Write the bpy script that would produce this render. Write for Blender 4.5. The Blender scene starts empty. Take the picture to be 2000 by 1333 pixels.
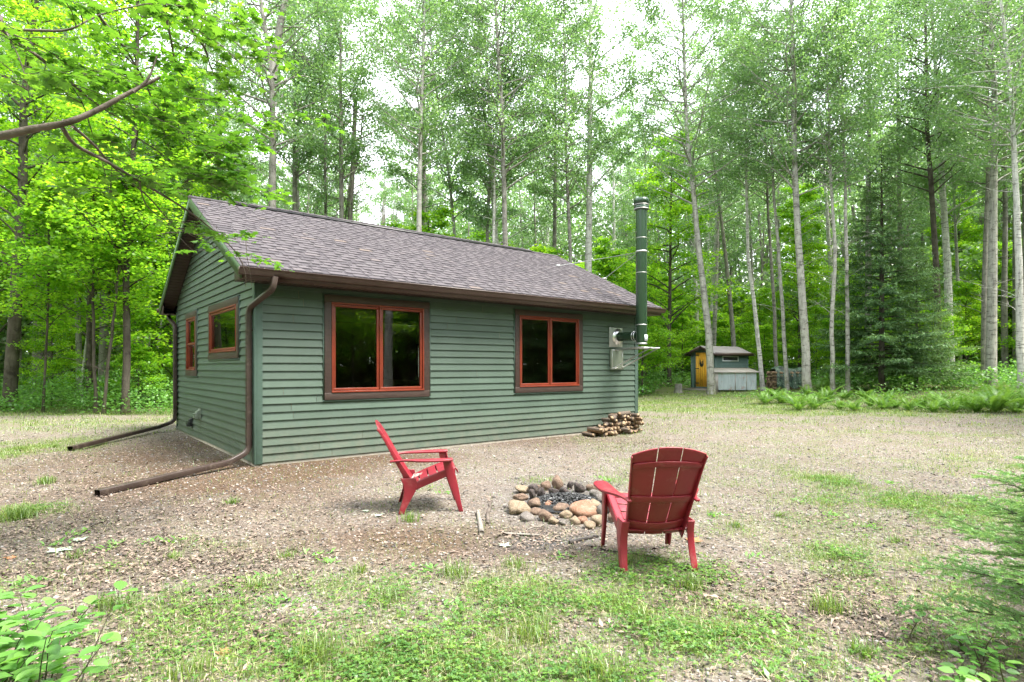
import bpy, math, random
import numpy as np
from mathutils import Vector, Matrix
R = math.radians
random.seed(7)
C = bpy.context.scene.collection
sc = bpy.context.scene

# ------------------------------------------------------------------ camera, light, exposure
FPX, HZ, CZ = 1146.0, 718.0, 1.5          # focal length (px of a 2000 px wide frame), horizon row, eye height
cd = bpy.data.cameras.new('camera'); cam = bpy.data.objects.new('camera', cd); C.objects.link(cam)
cam.location = (0, 0, CZ); cam.rotation_euler = (R(90), 0, 0)
cd.sensor_width = 36; cd.lens = FPX / 2000 * 36; cd.shift_y = (HZ - 666.5) / 2000
cd.clip_start = .05; cd.clip_end = 600
sc.camera = cam
SUN_EL, SUN_AZ = 62, 112                    # degrees; azimuth measured clockwise from +Y
w = bpy.data.worlds.new('World'); sc.world = w; w.use_nodes = True
nt = w.node_tree; nt.nodes.clear()
o_ = nt.nodes.new('ShaderNodeOutputWorld'); bg = nt.nodes.new('ShaderNodeBackground')
sky = nt.nodes.new('ShaderNodeTexSky'); sky.sky_type = 'NISHITA'; sky.sun_disc = False
sky.sun_elevation = R(SUN_EL); sky.sun_rotation = R(SUN_AZ); sky.dust_density = 3; sky.air_density = 1.2
tc = nt.nodes.new('ShaderNodeTexCoord'); nz = nt.nodes.new('ShaderNodeTexNoise')
nz.inputs['Scale'].default_value = 3; nz.inputs['Detail'].default_value = 5
cr = nt.nodes.new('ShaderNodeValToRGB'); cr.color_ramp.elements[0].color = (8.6, 9.1, 10.0, 1); cr.color_ramp.elements[1].color = (11, 11.2, 11.6, 1)
cr.color_ramp.elements[0].position = .35; cr.color_ramp.elements[1].position = .7
mx = nt.nodes.new('ShaderNodeMixRGB'); mx.inputs[0].default_value = .9
nt.links.new(tc.outputs['Generated'], nz.inputs['Vector']); nt.links.new(nz.outputs['Fac'], cr.inputs['Fac'])
nt.links.new(sky.outputs[0], mx.inputs[1]); nt.links.new(cr.outputs[0], mx.inputs[2])
nt.links.new(mx.outputs[0], bg.inputs['Color']); bg.inputs['Strength'].default_value = .115
nt.links.new(bg.outputs[0], o_.inputs['Surface'])
sd = bpy.data.lights.new('sun', 'SUN'); sd.energy = 3.6; sd.angle = R(24); sd.color = (1, .95, .86)
sun = bpy.data.objects.new('sun', sd); C.objects.link(sun)
sun.rotation_euler = (R(90 - SUN_EL), 0, R(180 - SUN_AZ))
sc.view_settings.view_transform = 'Standard'; sc.view_settings.look = 'None'
sc.view_settings.gamma = 1; sc.view_settings.use_curve_mapping = False
sc.view_settings.exposure = 1.82
cy = sc.cycles
cy.use_denoising = True; cy.max_bounces = 8; cy.diffuse_bounces = 5; cy.glossy_bounces = 3
cy.transmission_bounces = 5; cy.transparent_max_bounces = 6; cy.use_adaptive_sampling = True
cy.adaptive_threshold = .02; cy.sample_clamp_indirect = 6
cy.caustics_reflective = False; cy.caustics_refractive = False

# ------------------------------------------------------------------ helpers
def hsh(ix, iy, s):
    n = (ix.astype(np.int64) * 374761393 + iy.astype(np.int64) * 668265263 + s * 1274126177) & 0x7fffffff
    n = ((n ^ (n >> 13)) * 1274126177) & 0x7fffffff
    return ((n ^ (n >> 16)) & 0xffff) / 65535.0
def vnoise(x, y, s=0):
    x = np.asarray(x, float); y = np.asarray(y, float)
    ix = np.floor(x); iy = np.floor(y); fx = x - ix; fy = y - iy
    fx = fx * fx * (3 - 2 * fx); fy = fy * fy * (3 - 2 * fy)
    a = hsh(ix, iy, s); b = hsh(ix + 1, iy, s); c = hsh(ix, iy + 1, s); d = hsh(ix + 1, iy + 1, s)
    return (a * (1 - fx) + b * fx) * (1 - fy) + (c * (1 - fx) + d * fx) * fy
def fbm(x, y, s=0, o=4):
    t = 0; a = .5; k = 1
    for i in range(o):
        t = t + a * vnoise(x * k, y * k, s + i * 17); a *= .5; k *= 2.03
    return t / (1 - .5 ** o)

AX, AY = -3.87, 8.86                       # near corner of the cabin
LX, LY = .781, .625                        # long wall direction; the gable wall runs along (-LY, LX)
def cabin_uv(x, y):
    dx, dy = x - AX, y - AY
    return dx * LX + dy * LY, -dx * LY + dy * LX
def terrain(x, y):
    x = np.asarray(x, float); y = np.asarray(y, float)
    d = y + 2 * x - 22
    z = .0172 * np.where(d > 0, d * d / (d + 6 + 1e-9), 0)
    z = np.where(d > 90, z, z)
    far = np.clip((np.hypot(x, y) - 60) / 60, 0, 1)
    z = z * (1 - far) + 1.5 * far
    u, v = cabin_uv(x, y)
    du = np.maximum(np.maximum(-u, u - 8.87), 0); dv = np.maximum(np.maximum(-v, v - 6.54), 0)
    dc = np.hypot(du, dv)
    nearc = np.clip(dc / 1.5, 0, 1)
    z = z + (fbm(x * .9, y * .9, 3) - .5) * .07 * nearc
    z = z + (fbm(x * 3.1, y * 3.1, 5) - .5) * .025 * nearc
    return z
def T(x, y): return float(terrain(np.array([x]), np.array([y]))[0])
def P(px, py, Y): return np.array([(px - 1000) / FPX * Y, Y, CZ - (py - HZ) / FPX * Y])
def G(px, py):
    """ground point that the photograph shows at a pixel"""
    Y = 2.2 * 1.004 ** np.arange(1000)
    x = (px - 1000) / FPX * Y; z = CZ - (py - HZ) / FPX * Y
    i = int(np.argmax(z <= terrain(x, Y)))
    return np.array([x[i], Y[i], T(x[i], Y[i])])
def GY(px, Y):
    x = (px - 1000) / FPX * Y
    return np.array([x, Y, T(x, Y)])

class MB:
    def __init__(s): s.V = []; s.B = []; s.n = 0; s.A = []
    def add(s, V, F, a=0.0, m=0):
        V = np.asarray(V, float).reshape(-1, 3); F = np.asarray(F, np.int64)
        s.V.append(V); s.A.append(np.broadcast_to(np.asarray(a, float), (len(V),)))
        s.B.append((F + s.n, m)); s.n += len(V)
    def quadv(s, a, b, c, d, v=0.0, m=0): s.add([a, b, c, d], [[0, 1, 2, 3]], v, m)
    def box(s, x0, x1, y0, y1, z0, z1, v=0.0, M=None, m=0):
        V = np.array([[x0,y0,z0],[x1,y0,z0],[x1,y1,z0],[x0,y1,z0],[x0,y0,z1],[x1,y0,z1],[x1,y1,z1],[x0,y1,z1]], float)
        if M is not None: V = V @ np.array(M.to_3x3()).T + np.array(M.translation)
        s.add(V, [[0,3,2,1],[4,5,6,7],[0,1,5,4],[1,2,6,5],[2,3,7,6],[3,0,4,7]], v, m)
    def prism(s, poly, e0, e1, v=0.0, m=0):
        """poly: list of 3-d points (planar); e0,e1: offset vectors of the two caps"""
        p = np.asarray(poly, float); k = len(p)
        V = np.vstack([p + np.asarray(e0, float), p + np.asarray(e1, float)])
        s.add(V, [[i, (i + 1) % k, k + (i + 1) % k, k + i] for i in range(k)], v, m)
        n = s.n - 2 * k
        s.B.append((np.array([list(range(k))[::-1]]) + n, m)); s.B.append((np.array([list(range(k, 2 * k))]) + n, m))
    def tube(s, pts, rad, k=6, v=0.0, cap=True, m=0, flat=1.0):
        p = np.asarray(pts, float); n = len(p)
        rad = np.broadcast_to(np.asarray(rad, float), (n,))
        t = np.gradient(p, axis=0); t /= np.linalg.norm(t, axis=1)[:, None] + 1e-12
        ref = np.array([0, 0, 1.0]) if abs(t[:, 2]).mean() < .8 else np.array([1.0, 0, 0])
        a = np.cross(t, ref); a /= np.linalg.norm(a, axis=1)[:, None] + 1e-12
        b = np.cross(t, a)
        an = np.arange(k) / k * 2 * np.pi
        V = p[:, None] + rad[:, None, None] * (np.cos(an)[None, :, None] * a[:, None] + flat * np.sin(an)[None, :, None] * b[:, None])
        i = np.arange(n - 1)[:, None] * k; j = np.arange(k)[None]
        F = np.stack([i + j, i + (j + 1) % k, i + k + (j + 1) % k, i + k + j], -1).reshape(-1, 4)
        s.add(V.reshape(-1, 3), F, v, m)
        if cap:
            q = s.n - n * k
            s.B.append((np.array([list(range(k))]) + q, m)); s.B.append((np.array([list(range((n - 1) * k, n * k))[::-1]]) + q, m))
    def lathe(s, prof, k=24, c=(0, 0, 0), v=0.0, m=0):
        pr = np.asarray(prof, float); n = len(pr); an = np.arange(k) / k * 2 * np.pi
        V = np.stack([pr[:, 0:1] * np.cos(an) + c[0], pr[:, 0:1] * np.sin(an) + c[1], np.repeat(pr[:, 1:2], k, 1) + c[2]], -1)
        i = np.arange(n - 1)[:, None] * k; j = np.arange(k)[None]
        s.add(V.reshape(-1, 3), np.stack([i + j, i + (j + 1) % k, i + k + (j + 1) % k, i + k + j], -1).reshape(-1, 4), v, m)
    def grid(s, P3, v=0.0, m=0):
        P3 = np.asarray(P3, float); a, b = P3.shape[:2]
        i = np.arange(a - 1)[:, None] * b; j = np.arange(b - 1)[None]
        F = np.stack([i + j, i + j + 1, i + b + j + 1, i + b + j], -1).reshape(-1, 4)
        s.add(P3.reshape(-1, 3), F, v, m)
    def mesh(s, name, mats, smooth=False):
        me = bpy.data.meshes.new(name)
        V = np.vstack(s.V).astype(np.float32); A = np.concatenate(s.A).astype(np.float32)
        me.vertices.add(len(V)); me.vertices.foreach_set('co', V.ravel())
        loops = np.concatenate([f.ravel() for f, m in s.B]).astype(np.int32)
        tot = np.concatenate([np.full(len(f), f.shape[1]) for f, m in s.B]).astype(np.int32)
        mi = np.concatenate([np.full(len(f), m) for f, m in s.B]).astype(np.int32)
        st = np.concatenate([[0], np.cumsum(tot)[:-1]]).astype(np.int32)
        me.loops.add(len(loops)); me.loops.foreach_set('vertex_index', loops)
        me.polygons.add(len(tot)); me.polygons.foreach_set('loop_start', st); me.polygons.foreach_set('loop_total', tot)
        me.polygons.foreach_set('material_index', mi)
        if smooth: me.polygons.foreach_set('use_smooth', np.ones(len(tot), bool))
        at = me.attributes.new('v', 'FLOAT', 'POINT'); at.data.foreach_set('value', A)
        for m in (mats if isinstance(mats, (list, tuple)) else [mats]): me.materials.append(m)
        me.update(calc_edges=True); me.validate()
        return me
    def build(s, name, mats, parent=None, smooth=False, bevel=0, loc=None):
        o = bpy.data.objects.new(name, s.mesh(name, mats, smooth)); C.objects.link(o)
        if parent is not None: o.parent = parent
        if loc is not None: o.location = loc
        if bevel:
            b = o.modifiers.new('bevel', 'BEVEL'); b.width = bevel; b.segments = 2; b.limit_method = 'ANGLE'; b.angle_limit = R(35)
        return o
def tag(o, label=None, cat=None, group=None, kind=None):
    if label: o['label'] = label
    if cat: o['category'] = cat
    if group: o['group'] = group
    if kind: o['kind'] = kind
    return o
def empty(name, loc=(0, 0, 0), rz=0, label=None, cat=None, group=None):
    o = bpy.data.objects.new(name, None); C.objects.link(o); o.location = loc; o.rotation_euler = (0, 0, rz)
    o.empty_display_size = .1
    return tag(o, label, cat, group)
def copy_tree(o, parent=None):
    c = o.copy(); C.objects.link(c)
    if parent is not None: c.parent = parent
    for ch in list(o.children): copy_tree(ch, c)
    return c

# ------------------------------------------------------------------ materials
def lk(nt, a, b): nt.links.new(a, b)
def newmat(name):
    m = bpy.data.materials.new(name); m.use_nodes = True; t = m.node_tree; t.nodes.clear()
    out = t.nodes.new('ShaderNodeOutputMaterial'); return m, t, out
def node(t, ty, **kw):
    n = t.nodes.new(ty)
    for k, v in kw.items():
        if k in n.inputs: n.inputs[k].default_value = v
        else: setattr(n, k, v)
    return n
def ramp(t, fac, stops, interp='LINEAR'):
    r = t.nodes.new('ShaderNodeValToRGB'); e = r.color_ramp; e.interpolation = interp
    while len(e.elements) < len(stops): e.elements.new(.5)
    for i, (p, c) in enumerate(stops):
        e.elements[i].position = p; e.elements[i].color = (*c, 1)
    lk(t, fac, r.inputs['Fac']); return r.outputs['Color']
def noise(t, scale, detail=4, vec=None, rough=.55, stretch=None):
    n = node(t, 'ShaderNodeTexNoise', Scale=scale, Detail=detail, Roughness=rough)
    if vec is None:
        tc = t.nodes.new('ShaderNodeTexCoord'); vec = tc.outputs['Object']
    if stretch:
        mp = t.nodes.new('ShaderNodeMapping'); mp.inputs['Scale'].default_value = stretch; lk(t, vec, mp.inputs['Vector']); vec = mp.outputs[0]
    lk(t, vec, n.inputs['Vector']); return n.outputs['Fac']
def mixc(t, fac, a, b, mode='MIX'):
    m = t.nodes.new('ShaderNodeMixRGB'); m.blend_type = mode
    for s, x in ((m.inputs[0], fac), (m.inputs[1], a), (m.inputs[2], b)):
        if isinstance(x, (int, float)): s.default_value = x
        elif isinstance(x, tuple): s.default_value = (*x, 1)
        else: lk(t, x, s)
    return m.outputs[0]
def attr(t, name='v', col=False):
    a = t.nodes.new('ShaderNodeAttribute'); a.attribute_name = name
    return a.outputs['Color'] if col else a.outputs['Fac']
def bump(t, h, strength=.3, dist=.01, normal=None):
    b = node(t, 'ShaderNodeBump', Strength=strength, Distance=dist); lk(t, h, b.inputs['Height'])
    if normal is not None: lk(t, normal, b.inputs['Normal'])
    return b.outputs[0]
def simple(name, c1, c2, scale=6, rough=.6, spec=.4, metal=0, bs=0, bscale=60, stretch=None, coat=0, v_amt=0, dirt=None):
    m, t, out = newmat(name)
    p = node(t, 'ShaderNodeBsdfPrincipled', Roughness=rough, Metallic=metal)
    p.inputs['Specular IOR Level'].default_value = spec; p.inputs['Coat Weight'].default_value = coat
    col = ramp(t, noise(t, scale, 6, stretch=stretch), [(.3, c1), (.7, c2)])
    if v_amt:
        mul = ramp(t, attr(t), [(0, (1 - v_amt,) * 3), (1, (1 + v_amt,) * 3)])
        col = mixc(t, 1, col, mul, 'MULTIPLY')
    if dirt:
        col = mixc(t, ramp(t, noise(t, dirt[1], 8, rough=.7), [(.55, (0, 0, 0)), (.75, (dirt[2],) * 3)]), col, dirt[0])
    lk(t, col, p.inputs['Base Color'])
    if bs: lk(t, bump(t, noise(t, bscale, 5, stretch=stretch), bs, .01), p.inputs['Normal'])
    lk(t, p.outputs[0], out.inputs[0]); return m
def leafmat(name, stops, trans=.45, gain=1.5, rough=.45, gloss=.06, ns=.5):
    """thin leaf: diffuse on both faces, light shining through, a little sheen"""
    m, t, out = newmat(name)
    v = attr(t); g = t.nodes.new('ShaderNodeNewGeometry')
    n = noise(t, ns, 2, g.outputs['Position'])
    mm = t.nodes.new('ShaderNodeMath'); mm.operation = 'MULTIPLY_ADD'; lk(t, n, mm.inputs[0]); mm.inputs[1].default_value = .9; mm.inputs[2].default_value = -.45
    ad = t.nodes.new('ShaderNodeMath'); ad.operation = 'ADD'; lk(t, v, ad.inputs[0]); lk(t, mm.outputs[0], ad.inputs[1])
    col = ramp(t, ad.outputs[0], stops)
    tcol = mixc(t, 1, col, (gain * 1.06, gain, gain * .62), 'MULTIPLY')
    d = t.nodes.new('ShaderNodeBsdfDiffuse'); lk(t, col, d.inputs[0])
    tr = t.nodes.new('ShaderNodeBsdfTranslucent'); lk(t, tcol, tr.inputs[0])
    gl = node(t, 'ShaderNodeBsdfGlossy', Roughness=rough); gl.inputs[0].default_value = (.8, .85, .8, 1)
    a = t.nodes.new('ShaderNodeMixShader'); a.inputs[0].default_value = trans; lk(t, d.outputs[0], a.inputs[1]); lk(t, tr.outputs[0], a.inputs[2])
    b = t.nodes.new('ShaderNodeMixShader'); b.inputs[0].default_value = gloss; lk(t, a.outputs[0], b.inputs[1]); lk(t, gl.outputs[0], b.inputs[2])
    lk(t, b.outputs[0], out.inputs[0]); return m
def barkmat(name, c1, c2, dark, amt=.5, zs=3, moss=None):
    m, t, out = newmat(name)
    p = node(t, 'ShaderNodeBsdfPrincipled', Roughness=.85); p.inputs['Specular IOR Level'].default_value = .2
    col = ramp(t, noise(t, 3, 5), [(.35, c1), (.65, c2)])
    # dark horizontal scars
    col = mixc(t, ramp(t, noise(t, 2.2, 6, stretch=(1.6, 1.6, zs * 2), rough=.7), [(.55, (0,) * 3), (.62, (amt,) * 3)]), col, dark)
    col = mixc(t, ramp(t, noise(t, 9, 4, stretch=(2, 2, .3)), [(.5, (0,) * 3), (.7, (amt * .7,) * 3)]), col, dark)
    if moss:
        sep = t.nodes.new('ShaderNodeSeparateXYZ'); tc = t.nodes.new('ShaderNodeTexCoord'); lk(t, tc.outputs['Object'], sep.inputs[0])
        h = ramp(t, sep.outputs[2], [(.0, (1,) * 3), (.9, (0,) * 3)])
        col = mixc(t, mixc(t, 1, h, ramp(t, noise(t, 5, 5), [(.4, (0,) * 3), (.6, (.8,) * 3)]), 'MULTIPLY'), col, moss)
    lk(t, col, p.inputs['Base Color'])
    lk(t, bump(t, noise(t, 14, 6, stretch=(2.5, 2.5, .5)), .6, .02), p.inputs['Normal'])
    lk(t, p.outputs[0], out.inputs[0]); return m

M = {}
M['aspen_leaf'] = leafmat('aspen_leaf', [(.0, (.075, .165, .06)), (.5, (.145, .275, .105)), (1, (.24, .40, .15))], .5, 1.6, .35, .10)
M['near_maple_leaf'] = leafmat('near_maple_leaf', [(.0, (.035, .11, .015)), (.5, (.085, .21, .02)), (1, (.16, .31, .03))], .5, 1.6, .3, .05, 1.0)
M['maple_leaf'] = leafmat('maple_leaf', [(.0, (.06, .18, .018)), (.4, (.14, .31, .024)), (.75, (.25, .44, .026)), (1, (.36, .50, .06))], .60, 1.85, .4, .03, .35)
M['spruce_needle'] = leafmat('spruce_needle', [(.0, (.06, .13, .06)), (.55, (.13, .235, .095)), (1, (.26, .38, .14))], .3, 1.4, .5, .03)
M['young_needle'] = leafmat('young_needle', [(.0, (.08, .19, .07)), (.55, (.17, .33, .12)), (1, (.32, .48, .18))], .35, 1.4, .5, .03)
M['fern_leaf'] = leafmat('fern_leaf', [(.0, (.05, .13, .025)), (.5, (.12, .25, .04)), (1, (.22, .38, .07))], .4, 1.5, .4, .04, 1.2)
M['herb_leaf'] = leafmat('herb_leaf', [(.0, (.055, .16, .03)), (.5, (.12, .28, .055)), (1, (.2, .39, .085))], .45, 1.6, .4, .05, .8)
M['grass_blade'] = leafmat('grass_blade', [(.0, (.07, .14, .025)), (.5, (.15, .24, .045)), (.8, (.27, .33, .09)), (1, (.42, .37, .2))], .4, 1.4, .4, .05, 1.2)
M['clover'] = leafmat('clover', [(.0, (.04, .12, .022)), (.5, (.095, .21, .035)), (1, (.2, .33, .05))], .35, 1.4, .4, .05, 1.5)
M['litter'] = simple('litter', (.115, .08, .062), (.24, .185, .15), 20, .8, .3, v_amt=.7)
M['straw'] = simple('straw', (.3, .25, .15), (.46, .4, .26), 20, .8, .2, v_amt=.4)
M['aspen_bark'] = barkmat('aspen_bark', (.27, .26, .235), (.42, .405, .36), (.06, .05, .045), .75, 3, (.12, .13, .03))
M['birch_bark'] = barkmat('birch_bark', (.45, .44, .41), (.62, .6, .56), (.07, .06, .055), .8, 5)
M['maple_bark'] = barkmat('maple_bark', (.055, .045, .036), (.115, .1, .08), (.02, .017, .014), .6, 1, (.07, .08, .02))
M['grey_bark'] = barkmat('grey_bark', (.16, .15, .13), (.28, .265, .235), (.04, .035, .03), .6, 2)
M['dead_wood'] = simple('dead_wood', (.16, .14, .125), (.3, .27, .24), 8, .9, .1, bs=.5, bscale=20, stretch=(3, 3, .5))
M['limb_bark'] = simple('limb_bark', (.06, .048, .04), (.17, .14, .12), 9, .85, .2, bs=.9, bscale=30)

def siding_mat(name, c1, c2):
    m, t, out = newmat(name)
    p = node(t, 'ShaderNodeBsdfPrincipled', Roughness=.5); p.inputs['Specular IOR Level'].default_value = .35
    col = ramp(t, noise(t, 1.4, 5), [(.3, c1), (.7, c2)])
    mul = ramp(t, attr(t), [(0, (.90,) * 3), (1, (1.08,) * 3)])
    col = mixc(t, 1, col, mul, 'MULTIPLY')
    sep = t.nodes.new('ShaderNodeSeparateXYZ'); tc = t.nodes.new('ShaderNodeTexCoord'); lk(t, tc.outputs['Object'], sep.inputs[0])
    low = ramp(t, sep.outputs[2], [(.05, (1,) * 3), (.75, (.06,) * 3)])     # splashed soil, patchy
    dn = ramp(t, noise(t, 5, 7, rough=.75), [(.3, (0,) * 3), (.75, (.75,) * 3)])
    col = mixc(t, mixc(t, 1, low, dn, 'MULTIPLY'), col, (.15, .14, .11))
    st = ramp(t, noise(t, 6, 6, stretch=(3, 3, .35), rough=.7), [(.55, (0,) * 3), (.8, (.16,) * 3)])
    col = mixc(t, st, col, (.11, .15, .14))
    lk(t, col, p.inputs['Base Color'])
    lk(t, bump(t, noise(t, 30, 6, stretch=(.4, .4, 9)), .12, .006), p.inputs['Normal'])
    lk(t, p.outputs[0], out.inputs[0]); return m
M['siding'] = siding_mat('siding', (.061, .093, .071), (.077, .112, .088))
M['green_trim'] = simple('green_trim', (.055, .09, .072), (.068, .11, .09), 3, .5, .35)
M['green_rake'] = simple('green_rake', (.04, .085, .03), (.055, .105, .04), 3, .5, .35)
M['brown_trim'] = simple('brown_trim', (.036, .022, .019), (.055, .034, .028), 8, .5, .4, bs=.25, bscale=50, stretch=(1, 1, 4))
M['gutter'] = simple('gutter', (.055, .032, .026), (.078, .047, .04), 5, .35, .5, dirt=((.15, .12, .1), 6, .25))
M['soffit'] = simple('soffit', (.04, .025, .021), (.06, .038, .032), 5, .45, .45)
M['orange'] = simple('orange_frame', (.155, .023, .011), (.21, .036, .016), 5, .4, .4, dirt=((.2, .05, .02), 9, .4))
M['downspout'] = simple('downspout', (.035, .023, .02), (.06, .04, .034), 4, .4, .5, dirt=((.25, .2, .16), 7, .5))
M['concrete'] = simple('concrete', (.2, .18, .15), (.3, .27, .23), 6, .9, .2, bs=.3, dirt=((.16, .11, .08), 5, .7))
M['interior'] = simple('interior', (.22, .15, .09), (.3, .2, .12), 3, .7, .2)
M['steel'] = simple('steel', (.55, .56, .57), (.7, .7, .7), 6, .28, .5, metal=1, dirt=((.35, .33, .3), 9, .3))
M['galv'] = simple('galvanised', (.42, .43, .42), (.52, .52, .5), 8, .45, .5, metal=.8)
M['white_label'] = simple('white_label', (.6, .65, .7), (.7, .72, .75), 30, .4, .4)
M['black_pl'] = simple('black_plastic', (.015, .016, .017), (.03, .031, .032), 8, .4, .5)
M['greybox'] = simple('grey_box', (.16, .19, .15), (.22, .25, .2), 4, .5, .4, dirt=((.12, .1, .08), 6, .5))
M['red'] = simple('red_plastic', (.20, .014, .026), (.27, .022, .036), 3, .34, .5, bs=.06, bscale=400, dirt=((.36, .17, .15), 7, .45))
M['rope'] = simple('rope', (.3, .28, .24), (.55, .52, .46), 60, .9, .1)

# glass: thin double pane, sees dark room behind and mirrors the woods
m, t, out = newmat('window_glass')
fr = node(t, 'ShaderNodeFresnel', IOR=1.8); tp = node(t, 'ShaderNodeBsdfTransparent'); tp.inputs[0].default_value = (.75, .8, .78, 1)
gl = node(t, 'ShaderNodeBsdfGlossy', Roughness=.01); gl.inputs[0].default_value = (.95, .97, .97, 1)
tcg = t.nodes.new('ShaderNodeTexCoord')
lk(t, bump(t, noise(t, 1.3, 1), .04, .01), gl.inputs['Normal'])
mxs = t.nodes.new('ShaderNodeMixShader'); lk(t, fr.outputs[0], mxs.inputs[0]); lk(t, tp.outputs[0], mxs.inputs[1]); lk(t, gl.outputs[0], mxs.inputs[2]); lk(t, mxs.outputs[0], out.inputs[0])
M['glass'] = m
# enamelled green flue
m, t, out = newmat('green_flue')
p = node(t, 'ShaderNodeBsdfPrincipled', Roughness=.27, Metallic=.35); p.inputs['Base Color'].default_value = (.03, .062, .036, 1)
p.inputs['Coat Weight'].default_value = .45; p.inputs['Coat Roughness'].default_value = .15
lk(t, bump(t, noise(t, 4, 3, stretch=(4, 4, .3)), .12, .01), p.inputs['Normal']); lk(t, p.outputs[0], out.inputs[0]); M['flue'] = m
# shingles
m, t, out = newmat('shingles')
p = node(t, 'ShaderNodeBsdfPrincipled', Roughness=.9); p.inputs['Specular IOR Level'].default_value = .25
col = ramp(t, attr(t), [(0, (.03, .026, .031)), (.3, (.066, .056, .062)), (.7, (.080, .070, .076)), (.9, (.09, .076, .08)), (1, (.118, .09, .075))])
col = mixc(t, ramp(t, noise(t, 260, 2), [(.35, (0,) * 3), (.65, (.3,) * 3)]), col, (.16, .148, .16))
lk(t, col, p.inputs['Base Color']); lk(t, bump(t, noise(t, 200, 3), .5, .004), p.inputs['Normal']); lk(t, p.outputs[0], out.inputs[0]); M['shingle'] = m

# ground
m, t, out = newmat('forest_clearing_ground')
g = t.nodes.new('ShaderNodeNewGeometry'); pos = g.outputs['Position']
mk = attr(t, 'mask', True); sp = t.nodes.new('ShaderNodeSeparateColor'); lk(t, mk, sp.inputs[0])
def vor(scale):
    v = node(t, 'ShaderNodeTexVoronoi', Scale=scale); lk(t, pos, v.inputs['Vector']); return v
va, vb = vor(48), vor(120)
sepv = t.nodes.new('ShaderNodeSeparateColor'); lk(t, va.outputs['Color'], sepv.inputs[0])
sepw = t.nodes.new('ShaderNodeSeparateColor'); lk(t, vb.outputs['Color'], sepw.inputs[0])
stone = ramp(t, sepv.outputs[0], [(0, (.05, .042, .038)), (.3, (.16, .135, .118)), (.7, (.29, .255, .23)), (1, (.6, .56, .53))])
fine = ramp(t, sepw.outputs[1], [(0, (.10, .08, .068)), (.5, (.21, .17, .14)), (1, (.36, .31, .27))])
soil = ramp(t, noise(t, 9, 7, pos, .7), [(.3, (.15, .112, .085)), (.7, (.235, .185, .145))])
grav = mixc(t, ramp(t, noise(t, 18, 4, pos), [(.42, (0,) * 3), (.6, (1,) * 3)]), fine, stone)
col = mixc(t, ramp(t, noise(t, 1.6, 6, pos, .7), [(.32, (.25,) * 3), (.6, (.92,) * 3)]), soil, grav)
col = mixc(t, sp.outputs[1], col, mixc(t, 1, col, (.54, .40, .31), 'MULTIPLY'))            # damp brown soil (green channel)
lit = ramp(t, noise(t, 35, 6, pos, .75), [(.3, (.06, .044, .036)), (.5, (.135, .10, .082)), (.7, (.26, .205, .17))])
col = mixc(t, mixc(t, 1, sp.outputs[2], (.85,) * 3, 'MULTIPLY'), col, lit)                 # leaf litter (blue channel)
gr = ramp(t, noise(t, 28, 6, pos, .7), [(.3, (.09, .15, .025)), (.7, (.24, .34, .07))])
gm = ramp(t, noise(t, 14, 6, pos, .7), [(.3, (.15,) * 3), (.58, (1,) * 3)])
col = mixc(t, mixc(t, 1, sp.outputs[0], gm, 'MULTIPLY'), col, gr)                          # mossy turf (red channel)
p = node(t, 'ShaderNodeBsdfPrincipled', Roughness=.92); p.inputs['Specular IOR Level'].default_value = .2
ash_n = t.nodes.new('ShaderNodeAttribute'); ash_n.attribute_name = 'mask'
col = mixc(t, ash_n.outputs['Alpha'], col, ramp(t, noise(t, 45, 5, pos, .7), [(.35, (.05, .05, .052)), (.55, (.13, .128, .128)), (.75, (.3, .3, .3))]))
col = mixc(t, 1, col, (.74, .735, .745), 'MULTIPLY')
lk(t, col, p.inputs['Base Color'])
b1 = bump(t, va.outputs['Distance'], .5, .012); b2 = bump(t, noise(t, 60, 6, pos, .7), .6, .02, b1)
lk(t, b2, p.inputs['Normal']); lk(t, p.outputs[0], out.inputs[0]); M['ground'] = m
m, t, out = newmat('pebble'); p = node(t, 'ShaderNodeBsdfPrincipled', Roughness=.8)
lk(t, ramp(t, attr(t), [(0, (.05, .044, .042)), (.4, (.15, .13, .12)), (.75, (.25, .23, .218)), (.9, (.26, .18, .145)), (1, (.46, .44, .42))]), p.inputs['Base Color'])
lk(t, p.outputs[0], out.inputs[0]); M['pebble'] = m

# ------------------------------------------------------------------ ground
def blobs(lst):
    """ground patches measured on the photograph -> world ellipses"""
    out = []
    for px, py, rx, ry, s in lst:
        c = G(px, py); n = G(px, py + ry * .9); f = G(px, max(py - ry * .9, 742))
        out.append((c[0], (n[1] + f[1]) / 2, rx / FPX * c[1], max((f[1] - n[1]) / 2, .15), s))
    return out
GRASS = blobs([(700,1290,420,90,1.25),(350,1230,220,60,.75),(1000,1200,330,60,.95),(1350,1250,260,70,.85),(1290,1125,120,40,.8),(1680,1095,130,30,.9),
    (1600,1290,250,50,.75),(1900,1290,150,60,.9),(1790,990,160,30,.85),(1620,940,55,25,.9),(1950,905,90,18,.9),(1900,1180,140,70,.5),(90,1140,90,40,.5),
    (20,1010,55,25,.85),(40,880,90,22,1.0),(300,1330,260,30,.7),(820,960,60,12,.2),(1560,900,200,20,.25),(1250,900,50,12,.3),(1450,960,60,25,.2),
    (150,1100,90,20,.15),(420,1060,80,20,.22),(1450,1040,80,25,.3),(120,830,300,14,.6),(1060,940,40,8,.3),(700,1150,300,25,.45),(1130,1100,180,25,.2),(1560,1180,200,50,.3)])
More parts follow.
